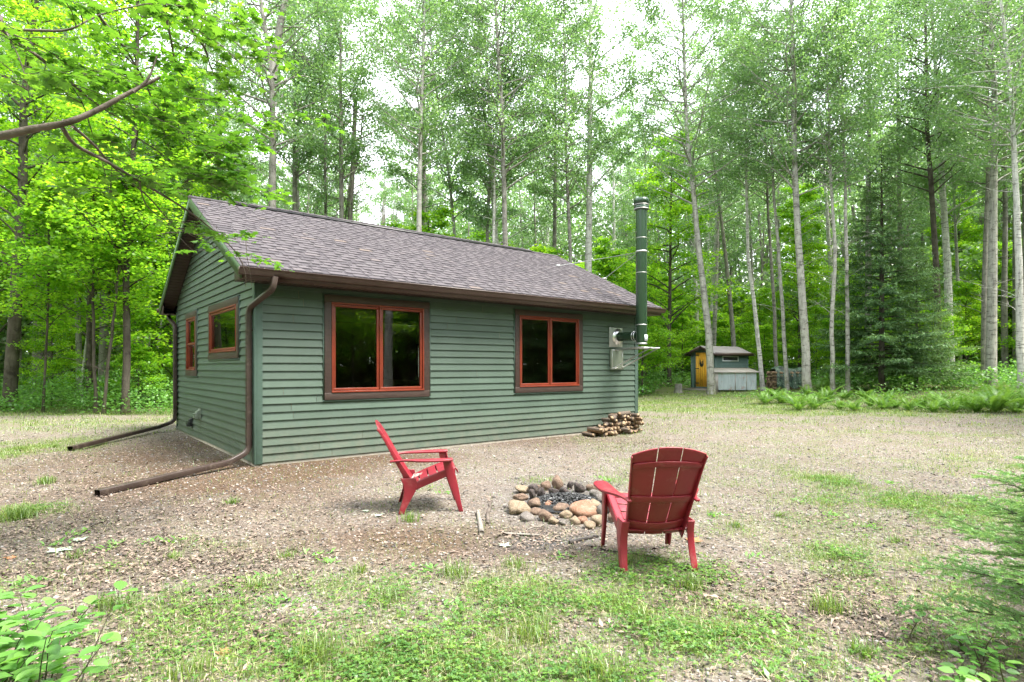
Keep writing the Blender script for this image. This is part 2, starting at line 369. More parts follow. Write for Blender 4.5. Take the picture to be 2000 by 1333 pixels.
LITTER = blobs([(120,960,200,60,.55),(420,1000,260,50,.45),(80,900,160,40,.4),(250,1110,330,70,1.0),(300,1280,260,60,.9),(1560,1180,260,60,.7),(1780,1230,160,60,.8),(1080,1060,150,30,.75),(1200,870,110,14,.5),(1250,1180,300,60,.5),(600,1130,260,30,.5),
    (60,1050,100,50,1.),(1750,1040,150,40,.4),(1400,770,180,9,.8)])
ASH = blobs([(1060,1062,75,16,1.1),(1130,1056,50,12,.9),(1108,985,110,40,.9),(1000,1075,60,14,.5)])
DAMP = blobs([(450,930,260,60,1.),(250,900,200,60,.7),(700,900,200,22,.8),(1000,860,200,16,.6),(800,1060,260,40,.75),(1050,1075,130,20,.9),(640,1050,120,40,.5)])
def field(bl, x, y):
    s = np.zeros_like(x)
    for cx, cy_, rx, ry, a in bl:
        d = ((x - cx) / rx) ** 2 + ((y - cy_) / ry) ** 2
        s = np.maximum(s, a * np.exp(-d * .6))
    return s
def grass_f(x, y):
    d = y + .55 * x
    far = np.clip((d - 20.3) / 2.2, 0, 1) * (x > 2)
    strip = np.exp(-((d - 19.6) / .55) ** 2) * .5 * (x > 3) + np.exp(-((d - 17.3) / .5) ** 2) * .38 * (x > 3)
    left = np.clip((y - 17.5) / 1.5, 0, 1) * (x < -6)
    back = np.clip((y - 20) / 3, 0, 1)
    s = np.maximum.reduce([field(GRASS, x, y), far * 1.1, strip, left * 1.0, back * .8])
    out = (np.hypot(x, y) > 34) | (y < 1.5) | (np.abs(x) > 24)
    s = np.where(out, np.maximum(s, .75), s)
    n = fbm(x * 2.1, y * 2.1, 11, 5)
    n2 = fbm(x * 8, y * 8, 23, 3)
    base = .13 * ((x > 1.2) & (y > 5.2)) + .07
    s = np.maximum(s, base)
    a = np.clip((n - .30) / .38, 0, 1); b = np.clip((n2 - .2) / .5, 0, 1)
    return np.clip(s * (.30 + .95 * a) * (.35 + .75 * b), 0, 1)
def litter_f(x, y):
    s = field(LITTER, x, y)
    wood = ((y + .55 * x > 27) & (x > 2)) | ((y > 20)) | (np.hypot(x, y) > 34) | (y < 1.8)
    s = np.where(wood, np.maximum(s, .8), s)
    return np.clip(s, 0, 1) * np.clip((fbm(x * 3.2, y * 3.2, 31, 5) - .25) / .4, .1, 1)
def damp_f(x, y):
    return np.clip(field(DAMP, x, y) * 1.7 - (1 - fbm(x * 1.8, y * 1.8, 41, 4)) * .6, 0, 1)
fx = np.arange(-14, 22, .11); fy = np.arange(1.6, 30, .10)
xs = np.concatenate([np.linspace(-200, -30, 12), np.arange(-27, -14, 1.0), fx, np.arange(22.5, 34, 1.0), np.linspace(38, 200, 12)])
ys = np.concatenate([np.linspace(-160, -20, 10), np.arange(-16, 1.6, 1.0), fy, np.arange(30.5, 50, 1.0), np.linspace(55, 220, 12)])
X, Y = np.meshgrid(xs, ys); Z = terrain(X, Y)
gm_ = MB(); gm_.grid(np.stack([X, Y, Z], -1)); ground = gm_.build('ground', M['ground'], smooth=True)
tag(ground, kind='structure')
ca = ground.data.attributes.new('mask', 'FLOAT_COLOR', 'POINT')
rgba = np.stack([grass_f(X, Y), damp_f(X, Y), litter_f(X, Y), np.clip(field(ASH, X, Y) * (.3 + fbm(X * 5, Y * 5, 91, 4)), 0, 1)], -1).reshape(-1).astype(np.float32)
ca.data.foreach_set('color', rgba)

def in_cabin(x, y, pad=.05):
    u, v = cabin_uv(x, y); return (u > -pad) & (u < 8.87 + pad) & (v > -pad) & (v < 6.54 + pad)
def scatter(rng, n, x0, x1, y0, y1, dens, pw=1.0):
    """points whose density follows dens(x,y); more of them close to the viewer (y small)"""
    x = []; y = []; got = 0
    for _ in range(40):
        yy = y0 + (y1 - y0) * rng.random(n * 2) ** pw; hw = yy * .93 + .4
        xx = rng.uniform(-1, 1, n * 2) * hw
        k = (xx > x0) & (xx < x1) & (rng.random(n * 2) < dens(xx, yy)) & ~in_cabin(xx, yy)
        x.append(xx[k]); y.append(yy[k]); got += k.sum()
        if got >= n: break
    return np.concatenate(x)[:n], np.concatenate(y)[:n]
def frames(rng, n, tilt):
    """random unit vectors: along (u), across (b), normal (w)"""
    az = rng.uniform(0, 2 * np.pi, n); u = np.stack([np.cos(az), np.sin(az), rng.normal(0, tilt, n)], 1); u /= np.linalg.norm(u, axis=1)[:, None]
    w0 = np.stack([rng.normal(0, tilt, n), rng.normal(0, tilt, n), np.ones(n)], 1)
    b = np.cross(w0, u); b /= np.linalg.norm(b, axis=1)[:, None]; return u, b, np.cross(u, b)
def quads(mb, p, u, b, w, L, W, fold, v):
    n = len(p); L = np.broadcast_to(L, (n,))[:, None]; W = np.broadcast_to(W, (n,))[:, None]; fold = np.broadcast_to(fold, (n,))[:, None]
    V = np.stack([p, p + u * L * .45 + b * W * .5 + w * L * fold, p + u * L, p + u * L * .45 - b * W * .5 + w * L * fold], 1).reshape(-1, 3)
    mb.add(V, np.arange(4 * n).reshape(n, 4), np.repeat(v, 4))
rng = np.random.default_rng(5)
# pebbles
def peb_d(x, y): return np.clip(1.0 - grass_f(x, y) * .9 - litter_f(x, y) * .5, .03, 1)
px_, py_ = scatter(rng, 42000, -12, 20, 2.6, 17, peb_d, 1.1)
n = len(px_); pb = MB(); s = rng.gamma(2.2, .0034, n) + .0035
base = np.array([[1,0,0],[0,1,0],[-1,0,0],[0,-1,0],[0,0,.6],[0,0,-.4]], float)
V = base[None] * s[:, None, None] * rng.uniform(.6, 1.3, (n, 6, 1))
a = rng.uniform(0, 6.28, n); ca_, sa_ = np.cos(a)[:, None], np.sin(a)[:, None]
V = np.stack([V[..., 0] * ca_ - V[..., 1] * sa_, V[..., 0] * sa_ + V[..., 1] * ca_, V[..., 2]], -1)
V += np.stack([px_, py_, terrain(px_, py_) + .001], 1)[:, None]
tri = np.array([[0,1,4],[1,2,4],[2,3,4],[3,0,4],[1,0,5],[2,1,5],[3,2,5],[0,3,5]])
pb.add(V.reshape(-1, 3), (tri[None] + np.arange(n)[:, None, None] * 6).reshape(-1, 3), np.repeat(rng.random(n), 6))
tag(pb.build('gravel', M['pebble']), 'loose grey and brown gravel scattered over the clearing', kind='stuff')
# leaf litter
lm = MB()
x, y = scatter(rng, 40000, -12, 14, 2.4, 17, lambda x, y: np.clip(litter_f(x, y) * .8 + .05, 0, 1), 1.25)
n = len(x); u, b, w = frames(rng, n, .28)
quads(lm, np.stack([x, y, terrain(x, y) + .006 + rng.random(n) * .012], 1), u, b, w, rng.gamma(3, .0075, n) + .006, rng.gamma(3, .0048, n) + .004, rng.uniform(-.1, .3, n), rng.random(n) ** 1.3)
tag(lm.build('leaf_litter', M['litter']), 'dry brown leaf litter over the foreground soil', kind='stuff')
# grass blades
gb = MB()
def blades(x, y, h, wd, lean, vv):
    n = len(x); az = rng.uniform(0, 6.28, n); d = np.stack([np.cos(az), np.sin(az), np.zeros(n)], 1); s_ = np.stack([-d[:, 1], d[:, 0], np.zeros(n)], 1)
    p = np.stack([x, y, terrain(x, y) - .004], 1); h = h[:, None]; up = np.array([0, 0, 1.0]); ln = lean[:, None]; wd = np.broadcast_to(wd, (n,))[:, None]
    mid = p + up * h * .6 + d * h * ln * .35; tip = p + up * h * (1 - .35 * ln) + d * h * ln
    V = np.stack([p - s_ * wd, p + s_ * wd, mid + s_ * wd * .75, mid - s_ * wd * .75, tip], 1).reshape(-1, 3)
    i = np.arange(n)[:, None] * 5
    a_ = np.repeat(vv, 5)
    gb.add(V, i + np.array([[0, 1, 2, 3]]), a_); k = gb.n - len(V)
    gb.B.append((i + np.array([[3, 2, 4]]) + k, 0))
def gd(x, y): return np.clip(grass_f(x, y), 0, 1) ** 1.35
for cnt, y0, y1, h0, wd in ((60000, 2.4, 6, .042, .0014), (34000, 6, 13, .045, .0024), (95000, 13, 29, .065, .006)):
    x, y = scatter(rng, cnt, -20, 26, y0, y1, gd, 1.0); n = len(x)
    blades(x, y, rng.gamma(5, h0 / 5, n), wd * rng.uniform(.7, 1.3, n), rng.uniform(.1, 1.1, n), np.clip(rng.normal(.45, .25, n), 0, 1))
# taller tufts seen in the photograph
for tx, ty, hh, k_ in ((560,1090,.10,60),(800,1020,.14,90),(890,1125,.16,120),(455,985,.10,70),(1620,1195,.16,160),(1215,1105,.1,50),(30,1015,.2,260),(90,945,.16,120),(150,1090,.1,60),
        (1300,990,.09,50),(1435,1030,.1,60),(500,1150,.12,70),(1010,1110,.14,80),(1520,1010,.08,50),(760,1180,.15,90),(620,1290,.2,140),(1040,1250,.2,130),(220,1190,.16,90),(370,1320,.16,100),
        (1190,1330,.2,120),(1750,1060,.09,60),(1350,1150,.12,120),(1250,1210,.12,100),(1690,1280,.12,100),(700,1120,.1,70),(45,880,.1,200),(110,875,.09,120),(1225,740,.1,20),(340,1090,.08,60)):
    c = G(tx, ty); n = k_
    x = c[0] + rng.normal(0, hh * .35, n); y = c[1] + rng.normal(0, hh * .35, n)
    blades(x, y, rng.uniform(.4, 1, n) * hh, .0013 + c[1] * .0002 + rng.random(n) * .001, rng.uniform(.1, 1.2, n), np.clip(rng.normal(.4, .18, n), 0, 1))
tag(gb.build('grass', M['grass_blade']), 'patchy green grass growing through the gravel and litter', kind='stuff')
# clover and broad low weeds
cl = MB()
def cd_(x, y): return np.clip(grass_f(x, y) * 1.25 - .12, 0, 1) * np.clip(fbm(x * 2.6, y * 2.6, 51, 3) * 2.2 - .6, 0, 1)
x, y = scatter(rng, 11000, -7, 14, 2.4, 8, cd_, 1.1)
x2 = []; y2 = []
for tx, ty, sg, k_ in ((1290,1130,.30,420),(1370,1120,.2,200),(440,1180,.3,200),(700,1250,.5,400)):
    c = G(tx, ty); x2.append(c[0] + rng.normal(0, sg, k_)); y2.append(c[1] + rng.normal(0, sg * .6, k_))
x = np.concatenate([x] + x2); y = np.concatenate([y] + y2); n = len(x); z = terrain(x, y) + rng.uniform(.012, .05, n); rot = rng.uniform(0, 6.28, n); v = np.clip(rng.normal(.5, .22, n), 0, 1)
sz = rng.uniform(.009, .019, n)
for k in range(3):
    az = rot + k * 2.094; u = np.stack([np.cos(az), np.sin(az), rng.normal(.1, .25, n)], 1); b = np.stack([-np.sin(az), np.cos(az), rng.normal(0, .2, n)], 1); w = np.cross(u, b)
    quads(cl, np.stack([x, y, z], 1), u, b, w, sz, sz * .95, .12, v)
tag(cl.build('clover', M['clover']), 'low clover and small weeds in the turf', kind='stuff')
stw = MB(); x, y = scatter(rng, 9000, -7, 12, 2.4, 8.5, lambda x, y: np.clip(grass_f(x, y) * .9 + litter_f(x, y) * .25 + .03, 0, 1), 1.0); n = len(x); u, b, w = frames(rng, n, .10)
quads(stw, np.stack([x, y, terrain(x, y) + rng.uniform(.008, .03, n)], 1), u, b, w, rng.uniform(.03, .15, n), rng.uniform(.0015, .003, n), 0, rng.random(n))
tag(stw.build('dry_grass', M['straw']), 'dry straw coloured grass stems lying in the turf', kind='stuff')
# rosettes of broad leaves
hb = MB()
pts = [(150,1045),(110,1065),(300,1060),(340,1060),(220,1065),(205,1075),(620,1085),(640,1100),(870,965),(1100,1090),(1560,980),(1600,935),(1640,945),(1740,945),(1480,1090),(1690,1030),(530,1130),(880,1190),
       (1170,935),(1190,940),(1395,1010),(1630,1010),(1530,1240),(1420,1290),(820,1110),(840,1120),(560,1180),(1720,1330),(1500,1310),(60,1300),(960,1140),(50,1140),(120,1260),(1290,1010),(1150,1290)]
for (tx, ty) in pts:
    c = G(tx, ty); k_ = 12 + int(rng.integers(10)); az = rng.uniform(0, 6.28, k_); u = np.stack([np.cos(az), np.sin(az), rng.uniform(.15, .9, k_)], 1); u /= np.linalg.norm(u, axis=1)[:, None]
    b = np.cross(u, [0, 0, 1.0]); b /= np.linalg.norm(b, axis=1)[:, None]; w = np.cross(b, u)
    quads(hb, c + np.stack([rng.normal(0, .05, k_), rng.normal(0, .04, k_), np.full(k_, .005)], 1), u, b, w, rng.uniform(.03, .085, k_), rng.uniform(.012, .03, k_), .08, rng.uniform(.3, 1, k_))
tag(hb.build('weeds', M['herb_leaf']), 'broad leaved weeds sprouting in the gravel', kind='stuff')

# ------------------------------------------------------------------ cabin
cabin = empty('cabin', (AX, AY, 0), math.atan2(LY, LX), 'dark green lap sided one storey cabin with brown shingle roof and orange framed windows', 'cabin')
LW, GW, WT, SL = 8.87, 6.54, 2.80, .49         # long wall, gable wall, wall top, roof slope
EZ, OV, OR_ = 2.90, .45, .33                   # roof surface height at the eave edge, eave overhang, rake overhang
def roof_z(v): return EZ + .05 + SL * ((v if v <= GW / 2 else GW - v) + OV)
FW = [(1.045, 3.0, .968, 2.685), (5.01, 6.96, .975, 2.69)]        # trim outlines, front wall (u0,u1,z0,z1)
GWN = [(.86, 3.06, 1.65, 2.66), (4.16, 5.33, 1.32, 2.68)]         # gable wall
BW = [(1.5, 3.4, 1.0, 2.3), (6.3, 7.6, 1.0, 2.3)]                 # rear wall, seen through the panes
def siding(mb, org, d, nrm, length, openings, top, z0=.055, e=.1265, x_start=0.0):
    org = np.array(org, float); d = np.array(d, float); nrm = np.array(nrm, float); rr = np.random.default_rng(int(length * 100))
    k = 0
    while True:
        a = z0 + k * e; b_ = a + e; k += 1
        if a > top(length / 2) + .5 and a > 5.2: break
        if a >= max(top(q) for q in np.linspace(0, length, 60)): break
        # horizontal cuts where an opening starts or ends inside this course
        zz = sorted({a, b_} | {z for o in openings for z in (o[2], o[3]) if a < z < b_})
        joints = sorted(rr.uniform(.3, length - .3, 2 if length > 7 else 1))
        vals = rr.random(4)
        for za, zb in zip(zz[:-1], zz[1:]):
            zm = (za + zb) / 2
            L = np.linspace(0, length, 400); ok = np.array([top(q) > zb - .02 for q in L])
            if not ok.any(): continue
            s0, s1 = L[ok][0], L[ok][-1]
            iv = [(s0, s1)]
            for o in openings:
                if o[2] <= zm <= o[3]:
                    iv2 = []
                    for p0, p1 in iv:
                        if o[1] <= p0 or o[0] >= p1: iv2.append((p0, p1)); continue
                        if o[0] > p0: iv2.append((p0, o[0]))
                        if o[1] < p1: iv2.append((o[1], p1))
                    iv = iv2
            fa = (za - a) / e; fb = (zb - a) / e
            oa = .026 * (1 - fa) + .003; ob = .026 * (1 - fb) + .003
            for p0, p1 in iv:
                cuts = [p0] + [j for j in joints if p0 + .1 < j < p1 - .1] + [p1]
                for ci, (q0, q1) in enumerate(zip(cuts[:-1], cuts[1:])):
                    q1 = q1 - (.004 if ci < len(cuts) - 2 else 0)
                    def pt(q, z, off): r = org + d * q + nrm * off; return [r[0], r[1], z]
                    v = vals[ci % 4]
                    mb.quadv(pt(q0, za, oa), pt(q1, za, oa), pt(q1, zb, ob), pt(q0, zb, ob), v)
                    if za == a:
                        mb.quadv(pt(q0, za, .002), pt(q1, za, .002), pt(q1, za, oa), pt(q0, za, oa), v)
def inner(o, g=.075): return (o[0] + g, o[1] - g, o[2] + g, o[3] - g)
flat = lambda q: WT + .02
gab = lambda q: roof_z(q) - .11
walls = MB()
siding(walls, (0, 0), (1, 0), (0, -1), LW, [inner(o) for o in FW], flat)
siding(walls, (0, 0), (0, 1), (-1, 0), GW, [inner(o) for o in GWN], gab)
siding(walls, (LW, 0), (0, 1), (1, 0), GW, [], gab)
siding(walls, (0, GW), (1, 0), (0, 1), LW, [inner(o) for o in BW], flat)
walls.build('siding', M['siding'], cabin)
# sheathing behind the siding, with the window openings left free
sh = MB()
def wall_panels(org, d, nrm, length, openings, h, z0=.0, th=.12):
    us = sorted({0.0, length} | {q for o in openings for q in (o[0], o[1])})
    for a, b_ in zip(us[:-1], us[1:]):
        cuts = [(z0, h)]
        for o in openings:
            if o[0] <= (a + b_) / 2 <= o[1]: cuts = [(z0, o[2]), (o[3], h)]
        for za, zb in cuts:
            c = [np.array(org) + np.array(d) * q + np.array(nrm) * t_ for q, t_ in ((a, 0), (b_, 0), (b_, -th), (a, -th))]
            sh.prism([[p[0], p[1], za] for p in c], (0, 0, 0), (0, 0, zb - za))
wall_panels((.12, 0), (1, 0), (0, -1), LW - .24, [(o[0] - .12, o[1] - .12, o[2], o[3]) for o in map(inner, FW)], WT)
wall_panels((0, 0), (0, 1), (-1, 0), GW, [inner(o) for o in GWN], WT)
wall_panels((LW, 0), (0, 1), (1, 0), GW, [], WT)
wall_panels((.12, GW), (1, 0), (0, 1), LW - .24, [(o[0] - .12, o[1] - .12, o[2], o[3]) for o in map(inner, BW)], WT)
for xx in (0, LW - .1):
    sh.prism([[xx, .0, WT + .003], [xx, GW, WT + .003], [xx, GW / 2, roof_z(GW / 2) - .14]], (0, 0, 0), (.1, 0, 0))
sh.box(.15, LW - .15, .15, GW - .15, .08, .12); sh.box(.15, LW - .15, .15, GW - .15, WT - .03, WT - .01)
sh.box(4.2, 4.3, .9, 4.9, .12, 1.2); sh.box(3.2, 4.1, 1.6, 3.2, .12, .9)
sh.build('wall', M['interior'], cabin)
fo = MB()
for b_ in ((-.0, LW, -.012, .03), (-.0, LW, GW - .03, GW + .012)): fo.box(b_[0], b_[1], b_[2], b_[3], -.3, .052)
for b_ in ((-.014, .0, -.012, GW + .012), (LW, LW + .014, -.012, GW + .012)): fo.box(b_[0], b_[1], b_[2], b_[3], -.3, .052)
fo.build('foundation', M['concrete'], cabin)
def corner(x, y, sx, sy):
    mb = MB(); wv = .092
    mb.box(min(x, x + sx * .028), max(x, x + sx * .028), min(y + sy * .03, y - sy * wv), max(y + sy * .03, y - sy * wv), .035, WT + .0)
    mb.box(min(x - sx * wv, x - sx * .0), max(x - sx * wv, x - sx * .0), min(y, y + sy * .03), max(y, y + sy * .03), .035, WT + .0)
    mb.build('corner_trim', M['green_trim'], cabin, bevel=.004)
corner(0, 0, -1, -1); corner(0, GW, -1, 1); corner(LW, 0, 1, -1); corner(LW, GW, 1, 1)

# windows.  Each lies in a local frame: x along the wall, y outward (negative is out), z up
def window(Mx, u0, u1, z0, z1, layout, glazing=.055):
    wroot = bpy.data.objects.new('window', None); C.objects.link(wroot); wroot.parent = cabin; wroot.matrix_local = Mx
    tw = .118
    tr = MB(); y0, y1 = -.045, .0
    tr.box(u0, u1, y0, y1, z1 - tw, z1); tr.box(u0, u1, y0, y1, z0, z0 + tw)
    tr.box(u0, u0 + tw, y0 + .001, y1, z0 + tw, z1 - tw); tr.box(u1 - tw, u1, y0 + .001, y1, z0 + tw, z1 - tw)
    tr.build('trim', M['brown_trim'], wroot, bevel=.004)
    jc = MB(); q = .022
    jc.box(u0 - q, u1 + q, -.034, .0, z1 + .0015, z1 + q); jc.box(u0 - q, u1 + q, -.034, .0, z0 - q - .008, z0 - .0015)
    jc.box(u0 - q, u0 - .0015, -.033, .0, z0, z1); jc.box(u1 + .0015, u1 + q, -.033, .0, z0, z1)
    jc.build('channel', M['green_trim'], wroot)
    a0, a1, b0, b1 = u0 + tw, u1 - tw, z0 + tw, z1 - tw
    f = MB(); fw = .028
    f.box(a0, a1, -.052, .06, b1 - fw, b1 - .001); f.box(a0, a1, -.058, .06, b0 + .001, b0 + fw)
    f.box(a0 + .001, a0 + fw, -.051, .06, b0 + fw, b1 - fw); f.box(a1 - fw, a1 - .001, -.051, .06, b0 + fw, b1 - fw)
    c0, c1, d0, d1 = a0 + fw, a1 - fw, b0 + fw, b1 - fw
    if layout == 'pair':
        mid = (c0 + c1) / 2; f.box(mid - .014, mid + .014, -.047, .06, d0, d1); cells = [(c0, mid - .014, d0, d1), (mid + .014, c1, d0, d1)]
    elif layout == 'hung':
        mz = (d0 + d1) / 2; cells = [(c0, c1, mz - .02, d1), (c0, c1, d0, mz + .02)]
    else: cells = [(c0, c1, d0, d1)]
    f.build('frame', M['orange'], wroot, bevel=.003)
    for i, (p0, p1, r0, r1) in enumerate(cells):
        dy = .022 if (layout == 'hung' and i == 1) else 0
        s_ = MB(); sw = .045; ya, yb = -.032 + dy, .012 + dy
        s_.box(p0 + .004, p1 - .004, ya, yb, r1 - sw, r1 - .004); s_.box(p0 + .004, p1 - .004, ya, yb, r0 + .004, r0 + sw)
        s_.box(p0 + .004, p0 + sw, ya + .0015, yb, r0 + sw, r1 - sw); s_.box(p1 - sw, p1 - .004, ya + .0015, yb, r0 + sw, r1 - sw)
        s_.build('sash', M['orange'], wroot, bevel=.004)
        g_ = MB(); k = sw - .004
        g_.quadv([p0 + k, -.008 + dy, r0 + k], [p1 - k, -.008 + dy, r0 + k], [p1 - k, -.008 + dy, r1 - k], [p0 + k, -.008 + dy, r1 - k])
        g_.build('pane', M['glass'], wroot)
        sp_ = MB(); e_ = .012
        for bx in ((p0 + k, p1 - k, r0 + k, r0 + k + e_), (p0 + k, p1 - k, r1 - k - e_, r1 - k)): sp_.box(bx[0], bx[1], .0 + dy, .008 + dy, bx[2], bx[3])
        for bx in ((p0 + k, p0 + k + e_), (p1 - k - e_, p1 - k)): sp_.box(bx[0], bx[1], .0005 + dy, .008 + dy, r0 + k + e_, r1 - k - e_)
        sp_.build('glass_spacer', M['black_pl'], wroot)
for o in FW: window(Matrix.Identity(4), *o, 'pair')
Mg = Matrix(((0, 1, 0, 0), (-1, 0, 0, 0), (0, 0, 1, 0), (0, 0, 0, 1)))       # x -> -y, y -> x ; so u runs along -y
for (u0, u1, z0, z1), ly in zip(GWN, ('single', 'hung')): window(Mg, -u1, -u0, z0, z1, ly)
Mb = Matrix(((-1, 0, 0, 0), (0, -1, 0, GW), (0, 0, 1, 0), (0, 0, 0, 1)))
for (u0, u1, z0, z1) in BW: window(Mb, -u1, -u0, z0, z1, 'single')

# roof: sloping deck plus separately laid shingle tabs
deck = MB(); U0, U1 = -OR_, LW + OR_ + .07
rs = np.random.default_rng(12)
for side in (0, 1):
    def V3(u, v, dz=0): vv = v if side == 0 else GW - v; return [u, vv, EZ + .05 + SL * (v + OV) + dz]
    deck.prism([V3(U0 + .02, -OV + .02, -.012), V3(U1 - .02, -OV + .02, -.012), V3(U1 - .02, GW / 2, -.012), V3(U0 + .02, GW / 2, -.012)], (0, 0, 0), (0, 0, -.035))
    rows = 27; ex = (GW / 2 + OV + .01) / rows
    for r in range(rows + 1):
        va = -OV - .012 + r * ex; vb = min(va + ex * 1.1, GW / 2 + .0)
        if va > GW / 2 - .03: break
        deck.quadv(V3(U0, va, .004), V3(U1, va, .004), V3(U1, vb, -.004), V3(U0, vb, -.004), rs.uniform(.05, .25))
        deck.quadv(V3(U0, va, -.008), V3(U1, va, -.008), V3(U1, va, .004), V3(U0, va, .004), .0)
        u = U0 - .002 + rs.uniform(0, .1)
        while u < U1 - .05:
            wd = rs.uniform(.1, .3); u2 = min(u + wd, U1 + .002); t_ = .015
            val = float(np.clip(rs.normal(.48, .22), .1, 1)); sl = rs.uniform(.01, .03)
            deck.quadv(V3(u, va - .001, t_), V3(u2, va - .001, t_), V3(u2 - sl, vb, .0015), V3(u + sl, vb, .0015), val)
            deck.quadv(V3(u, va - .001, .0), V3(u2, va - .001, .0), V3(u2, va - .001, t_), V3(u, va - .001, t_), 0.0)
            u = u2 + rs.uniform(.01, .12)
roof = deck.build('roof', M['shingle'], cabin)
rv = MB()
RZ = roof_z(GW / 2)
rv.prism([[.42, GW / 2 - .15, RZ - .065], [.42, GW / 2, RZ + .012], [.42, GW / 2 + .15, RZ - .065], [.42, GW / 2 + .15, RZ - .03], [.42, GW / 2, RZ + .045], [.42, GW / 2 - .15, RZ - .03]], (0, 0, 0), (7.75, 0, 0), .05)
rv.build('ridge_vent', M['black_pl'], roof)
rc = MB()
for i in range(36):
    a = U0 - .003 + i * (U1 - U0) / 36
    dz = .052 if .4 < a < 8.0 else .018
    rc.prism([[a, GW / 2 - .14, RZ - .069 + dz], [a, GW / 2, RZ + dz], [a, GW / 2 + .14, RZ - .069 + dz]], (0, 0, 0), (.27, 0, -.004), float(rs.uniform(.0, .45)))
rc.build('ridge_cap', M['shingle'], roof)
# rake boards, soffits, fascia
for side in (0, 1):
    f_ = (lambda v: v) if side == 0 else (lambda v: GW - v)
    for xx, sgn in ((U0, 1), (U1, -1)):
        rb = MB(); dpt = .19
        zt = lambda v: EZ + .05 + SL * (v + OV) - .014
        a, b_ = -OV + .0, GW / 2
        mirror = .0015 * (1 if side else 0)
        rb.prism([[xx + sgn * .002, f_(a), zt(a)], [xx + sgn * .002, f_(b_), zt(b_) - .001], [xx + sgn * .002, f_(b_), zt(b_) - dpt], [xx + sgn * .002, f_(a + .12), zt(a + .12) - dpt], [xx + sgn * .002, f_(a), zt(a) - dpt + .02]], (0, 0, 0), (sgn * .022, 0, 0))
        rb.build('rake_board', M['green_rake'], cabin)
    so = MB()
    # boxed eave soffit with shallow ribs
    nb = 95; W_ = (LW + 2 * OR_) / nb
    for i in range(nb):
        a = -OR_ + .03 + i * W_ * .995
        y_a, y_b = sorted((f_(-OV + .03), f_(-.03)))
        so.box(a, a + W_ * .86, y_a, y_b, WT - .035, WT - .028); so.box(a + W_ * .84, a + W_ * 1.0, y_a, y_b, WT - .03, WT - .022)
    # sloping rake soffits
    for (xa, xb) in ((U0 + .03, -.022), (LW + .022, U1 - .03)):
        n_ = 36
        for i in range(n_):
            va = -OV + .05 + (GW / 2 + OV - .05) * i / n_; vb = -OV + .05 + (GW / 2 + OV - .05) * (i + .86) / n_; vc = -OV + .05 + (GW / 2 + OV - .05) * (i + 1.) / n_
            za = EZ + SL * (va + OV) - .10; zb = EZ + SL * (vb + OV) - .10; zc = EZ + SL * (vc + OV) - .10
            so.quadv([xa, f_(va), za], [xb, f_(va), za], [xb, f_(vb), zb], [xa, f_(vb), zb])
            so.quadv([xa, f_(vb), zb], [xb, f_(vb), zb], [xb, f_(vb), zb + .012], [xa, f_(vb), zb + .012])
            so.quadv([xa, f_(vb), zb + .012], [xb, f_(vb), zb + .012], [xb, f_(vc), zc + .008], [xa, f_(vc), zc + .008])
    # eave return closing the box end
    for xa in (U0 + .03, U1 - .05):
        so.prism([[xa, f_(-OV + .03), WT - .034], [xa, f_(.0), WT - .034], [xa, f_(.0), EZ + .12], [xa, f_(-OV + .03), EZ - .06]], (0, 0, 0), (.016, 0, 0))
    so.build('soffit', M['soffit'], cabin)
    fa = MB(); ya, yb = sorted((f_(-OV + .005), f_(-OV + .028)))
    fa.box(U0 + .026, U1 - .026, ya, yb, WT - .04, EZ + .03); fa.build('fascia', M['gutter'], cabin)
    # K style gutter
    gt = MB(); prof = [(0, 0), (-.075, 0), (-.083, .02), (-.105, .05), (-.112, .085), (-.125, .088), (-.125, .102), (-.117, .102), (-.117, .094), (-.104, .09), (-.078, .03), (-.07, .006), (-.006, .006), (-.006, .1), (0, .1)]
    zb = EZ - .085
    gt.prism([[U0 - .03, f_(-OV + .003 + p_[0]), zb + p_[1]] for p_ in prof], (0, 0, 0), (U1 - U0 + .06, 0, 0))
    for xe in (U0 - .0315, U1 + .0285): gt.prism([[xe, f_(-OV + .003 + p_[0]), zb + p_[1]] for p_ in prof[:7] + [(0, .1)]], (0, 0, 0), (.003, 0, 0))
    gut = gt.build('gutter', M['gutter'], cabin)
    de = MB()
    for i in range(700):
        a = rs.uniform(U0, U1); q = rs.uniform(-.1, -.02); s_ = rs.uniform(.01, .03)
        c = np.array([a, f_(-OV + q), zb + .098 + rs.uniform(-.006, .012)]); dd = np.array([rs.normal(), rs.normal() * .4, rs.normal() * .25]); dd /= np.linalg.norm(dd)
        de.quadv(c, c + dd * s_, c + dd * s_ + [0, .006, .004], c + [0, .006, .003], rs.random())
    tag(de.build('leaf_debris', M['pebble'], gut), kind='stuff')

